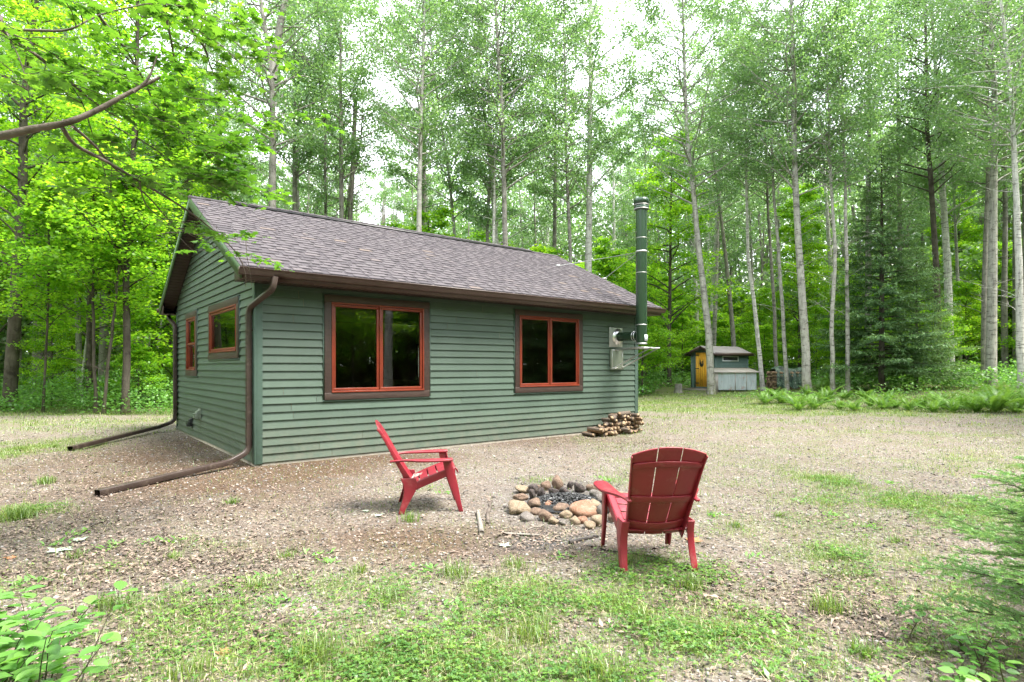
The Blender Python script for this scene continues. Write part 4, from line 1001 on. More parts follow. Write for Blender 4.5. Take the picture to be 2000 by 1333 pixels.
for i, (u, v, z, q, s_) in enumerate(((7.75, -.56, .455, 'reddish split log lying along the top of the firewood stack', .055), (7.5, -.5, .375, 'dark round log lying lengthwise on the lower step of the firewood stack', .05), (7.2, -.52, .235, 'pale split log lying lengthwise on the low left end of the firewood stack', .042), (6.95, -.55, .22, 'short split log lying at the low left tip of the firewood stack', .04))):
    o = bpy.data.objects.new('firewood_log', LM[(5, 0, 3, 7)[i]]); C.objects.link(o); o.location = (AX + LX * u - LY * v, AY + LY * u + LX * v, g0 + z); o.scale = (s_, .42 - i * .05, s_)
    o.rotation_euler = (0, rng.uniform(0, 3), math.atan2(LY, LX) - 1.4 + i * .2); tag(o, q, 'firewood log', 'firewood logs stacked at the cabin wall')

# ------------------------------------------------------------------ outhouse, metal box, tarped pile, stump
OHY = 29.0; oc = GY(1398, OHY); ohz = oc[2]
oh = empty('outhouse', tuple(oc), R(30), 'small dark green outhouse with an orange plank door and brown roof at the forest edge', 'outhouse')
oh_L, oh_W, oh_H, oh_S = 2.35, 1.55, 1.80, .42          # side length (x), front width (y), wall height, roof slope
sd2 = MB()
ztop = lambda q: oh_H + oh_S * (q if q < oh_W / 2 else oh_W - q)
DO = (.42, 1.27, .12, 1.86)
siding(sd2, (0, 0), (1, 0), (0, -1), oh_L, [(.47, 1.62, 1.42, 1.65)], lambda q: oh_H, .08, .115)
siding(sd2, (0, 0), (0, 1), (-1, 0), oh_W, [DO], ztop, .08, .115)
siding(sd2, (oh_L, 0), (0, 1), (1, 0), oh_W, [], ztop, .08, .115); siding(sd2, (0, oh_W), (1, 0), (0, 1), oh_L, [], lambda q: oh_H, .08, .115)
M['oh_siding'] = simple('outhouse_siding', (.10, .155, .15), (.13, .195, .185), 3, .6, .3, v_amt=.08)
sd2.build('siding', M['oh_siding'], oh)
bx = MB(); bx.box(.03, oh_L - .03, .03, oh_W - .03, .05, oh_H - .01)
bx.prism([[.03, .03, oh_H], [.03, oh_W - .03, oh_H], [.03, oh_W / 2, oh_H + oh_S * oh_W / 2 - .02]], (0, 0, 0), (oh_L - .06, 0, 0)); bx.box(-.1, oh_L + .1, -.1, oh_W + .1, -.15, .05)
bx.box(-.75, -.1, .2, 1.4, -.1, .03)
bx.build('base', M['dead_wood'], oh)
ct = MB()
for (x_, y_) in ((0, 0), (0, oh_W), (oh_L, 0), (oh_L, oh_W)): ct.box(x_ - .035, x_ + .035, y_ - .035, y_ + .035, .06, oh_H - .02)
for bb in ((DO[0] - .08, DO[0] - .0), (DO[1] + .0, DO[1] + .08)): ct.box(-.03, .0, bb[0], bb[1], .08, DO[3] + .06)
ct.box(-.031, .0, DO[0], DO[1], DO[3] + .002, DO[3] + .08); ct.build('trim', M['oh_siding'], oh)
M['door_wood'] = simple('door_wood', (.80, .36, .03), (.92, .5, .06), 4, .45, .4, bs=.3, stretch=(8, 8, .7), v_amt=.12)
dr = MB(); nb = 6; W_ = (DO[1] - DO[0]) / nb
for i in range(nb): dr.box(-.022, .0, DO[0] + i * W_ + .004, DO[0] + (i + 1) * W_ - .004, DO[2], DO[3] - .005, rng.random())
dr.box(-.01, .005, DO[0], DO[1], DO[2], DO[3] - .005, .2)
door = dr.build('door', M['door_wood'], oh)
for z in (.3, 1.05, 1.72):
    h_ = MB(); h_.box(-.03, -.0225, DO[1] - .24, DO[1] + .02, z - .022, z + .022); h_.build('hinge', M['black_pl'], door)
em = MB(); cyy, czz = (DO[0] + DO[1]) / 2 + .03, 1.33                 # dark round forest scene cut-out sign
an = np.linspace(R(150), R(390), 26); em.prism([[-.034, cyy + .135 * math.cos(a), czz - .06 + .135 * math.sin(a)] for a in np.linspace(R(165), R(375), 22)] + [[-.034, cyy + .05, czz - .03], [-.034, cyy - .03, czz - .05]], (0, 0, 0), (.01, 0, 0))
for (dy, hh, ww) in ((.11, .26, .05), (.075, .19, .035), (-.10, .22, .05), (-.06, .15, .03)):
    for q in range(4): z0_ = czz - .06 + hh * q / 4; em.prism([[-.035, cyy + dy - ww * (1 - q / 4.5), z0_], [-.035, cyy + dy + ww * (1 - q / 4.5), z0_], [-.035, cyy + dy, z0_ + hh / 2.6]], (0, 0, 0), (.011 + q * .0005, 0, 0))
em.tube([[-.03, cyy + .02, czz - .05], [-.03, cyy + .02, czz + .03]], .022, 6); em.tube([[-.03, cyy + .03, czz + .02], [-.03, cyy - .02, czz + .06]], .014, 6)
em.build('door_emblem', M['black_pl'], door)
wn = MB()
for bb in ((.45, 1.64, 1.40, 1.455), (.45, 1.64, 1.62, 1.675)): wn.box(bb[0], bb[1], -.04, .0, bb[2], bb[3])
for bb in ((.45, .505), (1.585, 1.64)): wn.box(bb[0], bb[1], -.039, .0, 1.455, 1.62)
M['white_paint'] = simple('white_paint', (.6, .62, .63), (.72, .74, .75), 5, .5, .4)
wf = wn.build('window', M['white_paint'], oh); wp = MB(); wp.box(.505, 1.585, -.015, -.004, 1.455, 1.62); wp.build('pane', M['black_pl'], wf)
rf = MB()
for s_ in (0, 1):
    f_ = (lambda v: v) if s_ == 0 else (lambda v: oh_W - v)
    V3 = lambda u, v, dz=0: [u, f_(v), oh_H + .03 + oh_S * v + dz]
    for i in range(6):
        va = -.2 + i * (oh_W / 2 + .2) / 6; vb = -.2 + (i + 1.05) * (oh_W / 2 + .2) / 6; vb = min(vb, oh_W / 2)
        u = -.28
        while u < oh_L + .2:
            u2 = min(u + rng.uniform(.25, .5), oh_L + .22); rf.quadv(V3(u, va, .045), V3(u2, va, .045), V3(u2, vb, .036), V3(u, vb, .036), rng.uniform(.2, .7)); u = u2
    rf.prism([V3(-.28, -.2), V3(oh_L + .22, -.2), V3(oh_L + .22, oh_W / 2), V3(-.28, oh_W / 2)], (0, 0, 0), (0, 0, .03), .2)
M['light_shingle'] = simple('light_shingle', (.24, .22, .225), (.33, .305, .31), 30, .85, .25, v_amt=.12)
rfo = rf.build('roof', M['light_shingle'], oh)
fs = MB()
for s_ in (0, 1):
    f_ = (lambda v: v) if s_ == 0 else (lambda v: oh_W - v)
    for xx, dx in ((-.283, -.025), (oh_L + .223, .025)): fs.prism([[xx, f_(-.2), oh_H - .04], [xx, f_(oh_W / 2), oh_H - .04 + oh_S * (oh_W / 2 + .2)], [xx, f_(oh_W / 2), oh_H - .17 + oh_S * (oh_W / 2 + .2)], [xx, f_(-.2), oh_H - .17 + .02]], (0, 0, 0), (dx, 0, 0))
    y_a, y_b = sorted((f_(-.2), f_(-.225))); fs.box(-.28, oh_L + .22, y_a, y_b, oh_H - .15, oh_H + .0)
for q in range(len(fs.V)): fs.V[q][:, 2] += .03
fs.build('fascia', M['gutter'], rfo)
# rusty grey metal box
M['rusty_metal'] = simple('rusty_metal', (.36, .41, .43), (.48, .53, .55), 3, .55, .4, metal=.2, dirt=((.33, .13, .06), 2.6, .95), stretch=(2.5, 2.5, .7))
M['rust_lid'] = simple('rust_lid', (.33, .29, .26), (.45, .42, .4), 3, .6, .4, metal=.2, dirt=((.32, .15, .08), 3, .9))
mbx = GY(1400, 27.2); bo = empty('metal_box', tuple(mbx), R(4), 'grey corrugated metal storage box with rust streaks in front of the outhouse', 'box')
cm = MB(); Lb, Db, Hb = 1.90, .9, .92
def corr(p0, p1, z0, z1, n_, amp=.014):
    p0 = np.array(p0, float); p1 = np.array(p1, float); d = p1 - p0; nr = np.array([d[1], -d[0]]) / np.linalg.norm(d); rows = [[], []]
    for i in range(n_ + 1):
        o_s = amp * (1 if (i % 4) in (1, 2) else 0); q = p0 + d * i / n_ + nr * o_s; rows[0].append([q[0], q[1], z0]); rows[1].append([q[0], q[1], z1])
    cm.grid(rows)
corr((0, 0), (Lb, 0), .12, Hb, 72); corr((Lb, 0), (Lb, Db), .12, Hb, 32); corr((Lb, Db), (0, Db), .12, Hb, 72); corr((0, Db), (0, 0), .12, Hb, 32)
cm.box(.03, Lb - .03, .03, Db - .03, .1, Hb - .05); cm.build('body', M['rusty_metal'], bo)
pm = MB()
for x_ in (.02, .86, 1.40): pm.box(x_, x_ + .035, -.022, -.016, .12, Hb)
pm.box(-.03, .06, -.03, .02, -.02, Hb - .0); pm.box(-.06, -.02, -.03, Db, -.02, Hb); pm.build('frame', M['rust_lid'], bo)
ld = MB(); ld.prism([[-.12, -.1, Hb + .0], [-.12, Db + .1, Hb + .20], [-.12, Db + .1, Hb + .215], [-.12, -.1, Hb + .02]], (0, 0, 0), (Lb + .26, 0, 0))
for i in range(15): ld.prism([[-.12 + i * .15, -.1, Hb + .021], [-.12 + i * .15, Db + .1, Hb + .216], [-.10 + i * .15, Db + .1, Hb + .226], [-.10 + i * .15, -.1, Hb + .031]], (0, 0, 0), (.012, 0, -.004))
ld.build('lid', M['rust_lid'], bo)
ft = MB()
for x_ in (.1, Lb - .2): ft.box(x_, x_ + .1, .05, Db - .05, -.1, .1)
ft.build('foot', M['char_wood'], bo)
# camouflage tarp over a wood pile
m, t, out = newmat('camo_tarp'); p = node(t, 'ShaderNodeBsdfPrincipled', Roughness=.45)
c_ = ramp(t, noise(t, 4.5, 3, rough=.6), [(.0, (.02, .035, .025)), (.43, (.02, .05, .03)), (.5, (.10, .16, .11)), (.56, (.04, .07, .045)), (.64, (.2, .26, .2))], 'CONSTANT'); lk(t, c_, p.inputs['Base Color'])
lk(t, bump(t, noise(t, 3, 6), .6, .08), p.inputs['Normal']); lk(t, p.outputs[0], out.inputs[0]); M['camo'] = m
tp_ = GY(1541, 27.6); tpe = empty('covered_woodpile', tuple(tp_), R(-4), 'wood pile under a camouflage tarp between the trees right of the outhouse', 'wood pile')
tb = MB(); rows = []
for i, x_ in enumerate(np.linspace(-.75, .75, 24)):
    r_ = []
    for q, (yy, zz) in enumerate(((-.55, .1), (-.5, .5), (-.44, .88), (-.3, .98), (0, 1.0), (.3, .98), (.44, .88), (.5, .4), (.55, .1))):
        r_.append([x_ + .02 * math.sin(q * 2 + i), yy + .03 * math.sin(i * 1.7 + q), zz + .05 * math.sin(i * .9 + q) + (.06 if zz > .9 else 0) * math.sin(i * .35)])
    rows.append(r_)
tb.grid(rows); tb.build('tarp', M['camo'], tpe, smooth=True)
wl = MB()
for a in range(6):
    for b_ in range(6): wl.tube([(-.9 + rng.normal(0, .03), -.4 + a * .15, .08 + b_ * .14), (.8, -.4 + a * .15, .08 + b_ * .14)], .07, 8, rng.random())
wl.build('logs', M['log_end'], tpe); 
st_ = GY(1325, 27.5); sm_ = MB(); sm_.lathe([(.26, -.1), (.2, .05), (.17, .2), (.17, .42), (.14, .45), (0, .45)], 16)
so_ = sm_.build('tree_stump', M['grey_bark'], smooth=True); so_.location = tuple(st_); tag(so_, 'short grey tree stump at the grass edge left of the outhouse', 'stump')

# ------------------------------------------------------------------ trees
def leaf_cloud(mb, rng, P_, size, tilt, aspect=.8, fold=.06, v0=.5, vs=.2, bias=None):
    n = len(P_)
    if n == 0: return
    u, b, w = frames(rng, n, tilt)
    v = np.clip(rng.normal(v0, vs, n), 0, 1)
    if bias is not None: v = np.clip(v + bias, 0, 1)
    s_ = size * rng.uniform(.7, 1.25, n); quads(mb, P_ - u * s_[:, None] * .5, u, b, w, s_, s_ * aspect, fold, v)
def branch_curve(p0, az, el0, el1, L, n=6, wob=.06, rng=None):
    pts_ = [np.array(p0, float)]; a = az
    for i in range(n - 1):
        e = el0 + (el1 - el0) * i / (n - 2 if n > 2 else 1); a += rng.normal(0, wob * 2)
        pts_.append(pts_[-1] + np.array([math.cos(a) * math.cos(e), math.sin(a) * math.cos(e), math.sin(e)]) * L / (n - 1))
    return np.array(pts_)
def interp(path, z):
    z_ = path[:, 2]; return np.array([np.interp(z, z_, path[:, 0]), np.interp(z, z_, path[:, 1]), z])
def tree_geo(rng, path, r0, kind, cs, crad, nleaf, leaf, nbr=40, r_top=.02, lowdead=0, wood=None, lv=None, flare=1.35, sides=10):
    """path: trunk spine (local, z rising).  cs: height where the crown starts."""
    H = path[-1, 2]; wood = wood or MB(); lv = lv or MB()
    zz = np.concatenate([[path[0, 2] - .15, path[0, 2] + .0, path[0, 2] + .25, path[0, 2] + .8], np.linspace(1.6, H, 16)]); zz = zz[zz <= H]
    sp_ = np.array([interp(path, z) for z in zz]); rr = r_top + (r0 - r_top) * (1 - np.clip(zz / H, 0, 1)) ** .85
    rr[0] *= flare * 1.1; rr[1] *= flare; rr[2] *= 1 + (flare - 1) * .35
    wig = np.cumsum(rng.normal(0, .012, (len(zz), 2)), axis=0); wig -= wig[0]; sp_[4:, :2] += wig[4:]
    wood.tube(sp_, rr, sides, rng.random())
    P_ = []; per = nleaf / max(nbr, 1)
    for i in range(nbr):
        q = (i + rng.random()) / nbr; z = cs + (H - cs) * q ** .95 * .99
        az = i * 2.399 + rng.normal(0, .3); base_r = r_top + (r0 - r_top) * (1 - z / H) ** .85; p0 = interp(sp_, z)
        if kind == 'aspen':
            L_ = crad * (.35 + .9 * math.sin(math.pi * min(1, .18 + q * .8)) ** .8) * rng.uniform(.6, 1.2); el0, el1 = R(rng.uniform(15, 50)), R(rng.uniform(5, 45))
        elif kind == 'maple':
            L_ = crad * (1.05 - .75 * q ** 1.5) * rng.uniform(.6, 1.15); el0, el1 = R(rng.uniform(15, 60)), R(rng.uniform(-20, 30))
        else:
            L_ = crad * (1.05 - q) * rng.uniform(.7, 1.1); el0, el1 = R(10), R(-20)
        c = branch_curve(p0, az, el0, el1, L_, 6, .09, rng)
        wood.tube(c, np.linspace(min(base_r * .5, .012 + L_ * .011), .004, 6), 4, rng.random(), cap=False)
        nsub = int(rng.integers(4, 7))
        for k_ in range(nsub):
            t_ = (k_ + .6) / nsub * .75 + .28; i0 = min(int(t_ * 5), 4); ps = c[i0] + (c[min(i0 + 1, 5)] - c[i0]) * (t_ * 5 - i0)
            if t_ > 1: ps = c[5]
            sL = L_ * rng.uniform(.22, .42) * (1.2 - .5 * t_); sa = az + rng.choice([-1, 1]) * rng.uniform(.4, 1.2)
            se = R(rng.uniform(-5, 50)) if kind == 'aspen' else R(rng.uniform(-25, 35))
            c2 = branch_curve(ps, sa, se, se * .4, sL, 4, .1, rng)
            wood.tube(c2, np.linspace(.008, .003, 4), 3, rng.random(), cap=False)
            m_ = int(per / nsub * rng.uniform(.5, 1.5))
            if m_ < 1: continue
            tt_ = rng.random(m_) ** .7; seg = np.minimum((tt_ * 3).astype(int), 2); base_ = c2[seg] + (c2[seg + 1] - c2[seg]) * (tt_ * 3 - seg)[:, None]
            if kind == 'aspen': sg = np.array([.20, .20, .17]) * (.6 + sL * .5)
            else: sg = np.array([.27, .27, .11]) * (.6 + sL * .5)
            P_.append(base_ + rng.normal(size=(m_, 3)) * sg)
    if lowdead:
        for i in range(lowdead):
            z = rng.uniform(cs * .35, cs); c = branch_curve(interp(sp_, z), rng.uniform(0, 6.28), R(rng.uniform(5, 45)), R(rng.uniform(0, 30)), rng.uniform(.5, 1.9), 5, .12, rng)
            wood.tube(c, np.linspace(.016, .003, 5), 3, rng.random(), cap=False)
            for k_ in (2, 3): wood.tube(branch_curve(c[k_], rng.uniform(0, 6.28), R(25), R(20), .5, 3, .1, rng), [.006, .004, .002], 3, rng.random(), cap=False)
    if P_:
        P_ = np.vstack(P_); leaf_cloud(lv, rng, P_, leaf, .9 if kind == 'aspen' else .50, .85 if kind == 'aspen' else .95, .05, .5, .17)
    return wood, lv
def link_tree(name, loc, wood, lv, bark, leafm, label, group=None, rz=0):
    root = empty(name, tuple(loc), rz, label, 'tree', group)
    wood.build('trunk', M[bark], root, smooth=True)
    if lv is not None and lv.n: lv.build('crown', M[leafm], root)
    return root
def px_path(wps, Yt, H, base_px=None):
    """trunk spine from pixels; returns world base and local path"""
    w_ = [P(px, py, Yt) for px, py in wps]
    b = GY(wps[0][0] if base_px is None else base_px, Yt); w_ = [b] + [q for q in w_ if q[2] > b[2] + .5]
    top = w_[-1]
    if top[2] < b[2] + H:
        d = (w_[-1] - w_[-2]) if len(w_) > 1 else np.array([0, 0, 1.0]); d = d / d[2] * .6; d[2] = 1
        w_.append(top + d * (b[2] + H - top[2]))
    return b, np.array(w_) - b
NT = [ # name, label, kind, bark, leaf, waypoints, Y, px width, H, crown start, crown radius, leaves
 ('maple_tree','thick dark maple trunk leaning right at the far left edge of the clearing','maple','maple_bark','maple_leaf',[(18,805),(35,500),(45,400),(50,200),(75,0)],21,25,19,4.2,3.6,9000),
 ('maple_tree','dark straight trunk with mossy foot, nearest the cabin on the left','maple','maple_bark','maple_leaf',[(245,808),(247,480),(262,250),(268,0)],19,15,17,4.0,3.0,8000),
 ('aspen_tree','stout grey trunk in the woods between the two slim saplings on the left','aspen','grey_bark','aspen_leaf',[(203,750),(207,540),(214,300),(218,0)],26,22,21,8,2.6,8000),
 ('sapling','slim straight sapling left of the mossy footed dark trunk','maple','maple_bark','maple_leaf',[(188,800),(182,560),(180,330)],19,7,9,3.4,1.7,3800),
 ('sapling','slim sapling leaning right, just left of the mossy footed dark trunk','maple','maple_bark','maple_leaf',[(202,805),(222,600),(238,430)],18.7,6.5,8,3.6,1.6,3200),
 ('sapling','thin sapling standing near the thick dark trunk at far left','maple','maple_bark','maple_leaf',[(84,800),(93,600),(96,420)],19.4,5,7.5,2.6,1.6,3200),
 ('maple_tree','broad grey trunk behind foliage right of the far left dark trunk','maple','grey_bark','maple_leaf',[(75,745),(80,600),(66,300),(60,0)],28,25,21,6,3.4,8000),
 ('birch_tree','white birch left of the cabin gable','aspen','birch_bark','aspen_leaf',[(286,745),(293,600),(300,420),(307,230)],26,9,14,6.5,1.6,3500),
 ('birch_tree','leaning dead white birch stem in the left woods','aspen','birch_bark','aspen_leaf',[(160,730),(178,610),(195,500),(215,350)],26,6,9,7.6,.8,300),
 ('birch_tree','thin pale birch leaning right beside the white birch at the gable','aspen','birch_bark','aspen_leaf',[(300,738),(312,640),(326,520),(340,360)],27,5,11,6.5,1.2,1800),
 ('aspen_tree','grey trunk rising behind the left end of the roof','aspen','grey_bark','aspen_leaf',[(427,380),(426,200),(422,0)],29,13,22,8.5,2.6,8500),
 ('aspen_tree','thick grey forked trunk behind the roof','aspen','grey_bark','aspen_leaf',[(533,400),(535,200),(531,130),(512,0)],23,21,20,9.5,3.0,9500),
 ('aspen_tree','slim grey trunk behind the roof between the forked trunk and the dead snag','aspen','grey_bark','aspen_leaf',[(637,420),(636,250),(622,0)],29,9,21,8.5,2.4,7500),
 ('aspen_tree','tall straight pale aspen behind the middle of the roof','aspen','aspen_bark','aspen_leaf',[(820,455),(822,200),(827,0)],24,14,20,9.5,2.7,9500),
 ('aspen_tree','slender trunk leaning left, right of the tall pale aspen behind the roof','aspen','aspen_bark','aspen_leaf',[(888,450),(876,330),(860,230),(843,100),(838,0)],30,9,21,9,2.5,8500),
 ('aspen_tree','stout grey trunk of the close pair behind the ridge vent','aspen','grey_bark','aspen_leaf',[(983,475),(978,250),(970,100),(965,0)],25,15,20.5,9,3.1,10500),
 ('birch_tree','white birch stem against the stout grey trunk behind the ridge vent','aspen','birch_bark','aspen_leaf',[(967,472),(969,330),(976,220),(980,120)],26.5,9,15,10,1.6,3000),
 ('aspen_tree','grey trunk leaning left beside the white birch stem','aspen','grey_bark','aspen_leaf',[(953,440),(961,330),(944,150),(935,0)],28,9,21,9,2.5,7500),
 ('aspen_tree','slim grey aspen behind the right end of the roof ridge','aspen','grey_bark','aspen_leaf',[(1113,500),(1106,300),(1101,60)],27,10,19,8.6,2.7,9500),
 ('aspen_tree','pale aspen leaning left right in front of the outhouse','aspen','aspen_bark','aspen_leaf',[(1390,755),(1383,660),(1365,500),(1352,360),(1340,270),(1332,120)],26.3,15,19,8.2,3.1,11500),
 ('aspen_tree','dark slim trunk leaning left behind the outhouse roof','aspen','grey_bark','aspen_leaf',[(1438,735),(1428,600),(1412,430),(1395,300)],33,10,18,9,2.2,5500),
 ('birch_tree','white birch leaning left at the right end of the metal box','aspen','birch_bark','aspen_leaf',[(1490,750),(1476,620),(1460,500),(1455,330),(1450,200)],28,9,16,9,2.0,5000),
 ('aspen_tree','slim grey trunk beside the left end of the tarped wood pile','aspen','grey_bark','aspen_leaf',[(1518,742),(1514,600),(1500,400),(1492,220)],29.5,8,17,9,2.2,6500),
 ('aspen_tree','slim aspen standing in front of the tarped wood pile','aspen','aspen_bark','aspen_leaf',[(1538,760),(1528,600),(1512,380),(1504,230)],26.5,8,17,9,2.2,6500),
 ('aspen_tree','largest pale aspen with dark scars right of the tarped wood pile','aspen','aspen_bark','aspen_leaf',[(1577,755),(1562,560),(1549,330),(1545,150),(1540,0)],24.5,17,20,8.2,3.3,12500),
 ('aspen_tree','slim trunk curving right just right of the largest aspen','aspen','aspen_bark','aspen_leaf',[(1627,768),(1622,640),(1632,500),(1622,300)],24,9,15,8.2,2.1,6500),
 ('aspen_tree','slim grey trunk left of the dark spruce','aspen','aspen_bark','aspen_leaf',[(1656,768),(1655,560),(1652,420),(1648,250)],24.2,9,16,8.4,2.2,6500),
 ('aspen_tree','dark tall trunk right of the spruce','aspen','maple_bark','aspen_leaf',[(1832,700),(1826,500),(1812,250),(1808,0)],29,14,22,9,2.9,9000),
 ('aspen_tree','straight thick pale trunk at the right behind the ferns','aspen','aspen_bark','aspen_leaf',[(1935,755),(1940,500),(1943,200),(1931,0)],25,20,20,8.6,3.1,10500),
 ('aspen_tree','grey trunk close behind the straight thick pale trunk at the right','aspen','grey_bark','aspen_leaf',[(1921,750),(1927,500),(1934,250),(1921,0)],28,11,21,9,2.4,6500),
 ('birch_tree','spotted white birch at the right edge','aspen','birch_bark','aspen_leaf',[(1997,745),(1988,400),(1976,150),(1956,0)],23,15,19,8.4,2.8,9500),
]
rt = np.random.default_rng(77)
for (nm, lab, kind, bark, leafm, wps, Yt, wpx, H, cs, crr, nl) in NT:
    b, path = px_path(wps, Yt, H)
    r0 = wpx / FPX * Yt / 2 * .98
    wood, lv = tree_geo(rt, path, r0, kind, cs, crr, int(nl * 1.9), .092 if kind == 'aspen' else .115, nbr=int(26 + nl / 260), lowdead=10 if kind == 'aspen' else 4)
    if 'forked' in lab:
        f0 = interp(path, (718 - 150) / FPX * Yt + 1.4); c = np.array([f0, P(545, 60, Yt) - b, P(557, 0, Yt) - b, P(566, -60, Yt) - b, P(570, -140, Yt) - b])
        tree_geo(rt, np.vstack([c[:1], c[1:]]), .12, kind, c[0][2] + .5, 2.0, 3000, .085, nbr=12, wood=wood, lv=lv) if False else wood.tube(c, [.17, .14, .12, .1, .05], 8, .5)
        f1 = interp(path, 5.2); wood.tube(branch_curve(f1, .2, R(45), R(72), 3.2, 6, .05, rt), np.linspace(.07, .01, 6), 6, .5)
    link_tree(nm, b, wood, lv, bark, leafm, lab)
# bare snag behind the roof
b, path = px_path([(683, 430), (690, 320), (694, 197)], 29, 15); path = path[path[:, 2] <= (718 - 196) / FPX * 29 + 1.5 - b[2]]
wd_ = MB(); zz = np.linspace(-.1, path[-1, 2], 12); wd_.tube([interp(path, z) for z in zz], np.linspace(.17, .10, 12), 8, .5)
link_tree('dead_tree', b, wd_, None, 'dead_wood', None, 'dead grey snag with a broken top behind the roof')
b, path = px_path([(672, 430), (690, 345), (705, 280), (708, 200), (712, 155)], 29.4, 16); wd_ = MB()
zz = np.linspace(-.1, (718 - 150) / FPX * 29 + 1.4, 12); sp_ = [interp(path, z) for z in zz]; wd_.tube(sp_, np.linspace(.11, .015, 12), 7, .5)
for i in range(34):
    z = rt.uniform(7.5, 14.5); c = branch_curve(interp(path, z), rt.normal(0, 1.0) if rt.random() < .7 else 3.1, R(rt.uniform(15, 50)), R(rt.uniform(30, 65)), rt.uniform(.7, 3.0), 6, .12, rt); wd_.tube(c, np.linspace(.03, .005, 6), 4, .5, cap=False)
    for k_ in (2, 3, 4): wd_.tube(branch_curve(c[k_], rt.uniform(-1.5, 1.5), R(30), R(50), rt.uniform(.3, .9), 4, .12, rt), [.01, .008, .006, .003], 3, .5, cap=False)
link_tree('dead_tree', b, wd_, None, 'dead_wood', None, 'leafless dead tree with fine bare branches beside the broken snag')

# templates of the woods behind, copied with their own turn and size
TPL = {}
SPR = []
def template(key, seed, H, r0, kind, cs, crr, nl, leaf, bark, leafm, name, nbr=34, lean=0):
    r_ = np.random.default_rng(seed); path = np.array([[0, 0, 0], [lean * .3, 0, H * .4], [lean, .1, H]], float)
    wood, lv = tree_geo(r_, path, r0, kind, cs, crr, nl, leaf, nbr=nbr, sides=7, lowdead=6)
    TPL.setdefault(key, []).append((wood.mesh('trunk', M[bark], True), lv.mesh('crown', M[leafm]), name))
for i in range(4): template('aspen', 200 + i, 21, .14 + .02 * i, 'aspen', (9.5, 8.2, 10.0, 7.4)[i], 2.8, 13000, .115, ('aspen_bark', 'grey_bark', 'grey_bark', 'birch_bark')[i], 'aspen_leaf', 'aspen_tree', lean=(.8, -.5, 0, 1.0)[i])
for i in range(4): template('maple', 300 + i, 8.5 - i, .07, 'maple', 1.2 - .2 * i, 2.8, 11000, .13, 'maple_bark', 'maple_leaf', 'maple_sapling', 42)
for i in range(2): template('tall_maple', 340 + i, 15, .15, 'maple', 3.2, 3.8, 17000, .14, 'maple_bark', 'maple_leaf', 'maple_tree', 46)
def put(key, x, y, label, group, s_=1.0, which=None):
    tr_, cr_, nm = TPL[key][int(rt.integers(len(TPL[key]))) if which is None else which]
    root = empty(nm, (x, y, T(x, y)), rt.uniform(0, 6.28), label, 'tree', group); root.scale = (s_, s_, s_ * rt.uniform(.92, 1.08))
    for nm2, me in (('trunk', tr_), ('crown', cr_)):
        o = bpy.data.objects.new(nm2, me); C.objects.link(o); o.parent = root
    return root
def treeline(x):
    return float(np.interp(x, [-40, -12, -9, -8, 6, 10, 16, 22, 40], [21, 21, 21, 24, 25, 32, 30, 27, 22]))
placed = []
def spaced(x, y, d):
    for (a, c, e) in placed:
        if (a - x) ** 2 + (c - y) ** 2 < ((d + e) / 2) ** 2: return False
    placed.append((x, y, d)); return True
def gap(px, Yq):      # two places where the open sky shows between crowns
    return (1150 < px < 1250 and Yq < 44) or (675 < px < 790 and Yq < 60)
LB = {'aspen': ['tall %s and pale green crown in the woods behind the clearing' % q for q in ('aspen with smooth pale bark', 'aspen with slim grey bark', 'aspen with thick grey bark', 'birch with white bark')],
      'maple': ['%s maple with bright green leaves in the understory behind' % q for q in ('tall young', 'shoulder height young', 'bushy low', 'very small')],
      'tall_maple': ['%s maple of middle height with bright foliage among the aspens' % q for q in ('broad', 'narrow')]}
def fill(key, n, y0, y1, d, extra=0, cond=None, scale=(.85, 1.15)):
    k_ = 0
    for _ in range(n * 60):
        if k_ >= n: break
        yy = y0 + (y1 - y0) * rt.random() ** 1.2; xx = rt.uniform(-1, 1) * (yy * .93 + 3)
        if yy < treeline(xx) + extra: continue
        if 11.6 < xx < 15 and yy < 29.2: continue
        px = 1000 + xx / yy * FPX
        if key == 'aspen' and gap(px, yy): continue
        if cond and not cond(px, yy): continue
        if (np.hypot(xx - 10.5, yy - 29.5) < 2.6) or (1500 < px < 1575 and yy < 31.5): continue
        if not spaced(xx, yy, d): continue
        wh = int(rt.integers(len(TPL[key]))); put(key, xx, yy, LB[key][wh], 'woods behind the clearing: ' + LB[key][wh][:30].strip(), s_=rt.uniform(*scale), which=wh); k_ += 1
fill('aspen', 85, 26, 66, 2.0, 2)
fill('tall_maple', 16, 21, 40, 3.6, 1, lambda px, y: px < 430 and y > 24.5, (.8, 1.05))
fill('tall_maple', 9, 27, 44, 4.0, 3, lambda px, y: 1300 < px, (.7, .9))
fill('maple', 46, 20, 36, 2.2, .3, lambda px, y: px < 380 and y > 23.5, (.8, 1.25))
fill('maple', 16, 19.5, 26, 2.2, .2, lambda px, y: px < 360, (.4, .6))
fill('maple', 30, 27, 44, 2.0, .5, lambda px, y: px > 1240, (.5, .75))
fill('maple', 30, 26, 46, 2.6, 1.0, lambda px, y: 380 <= px < 1300, (.95, 1.3))
fill('maple', 60, 29, 50, 2.3, 1.0, lambda px, y: px >= 1230, (.8, 1.2))
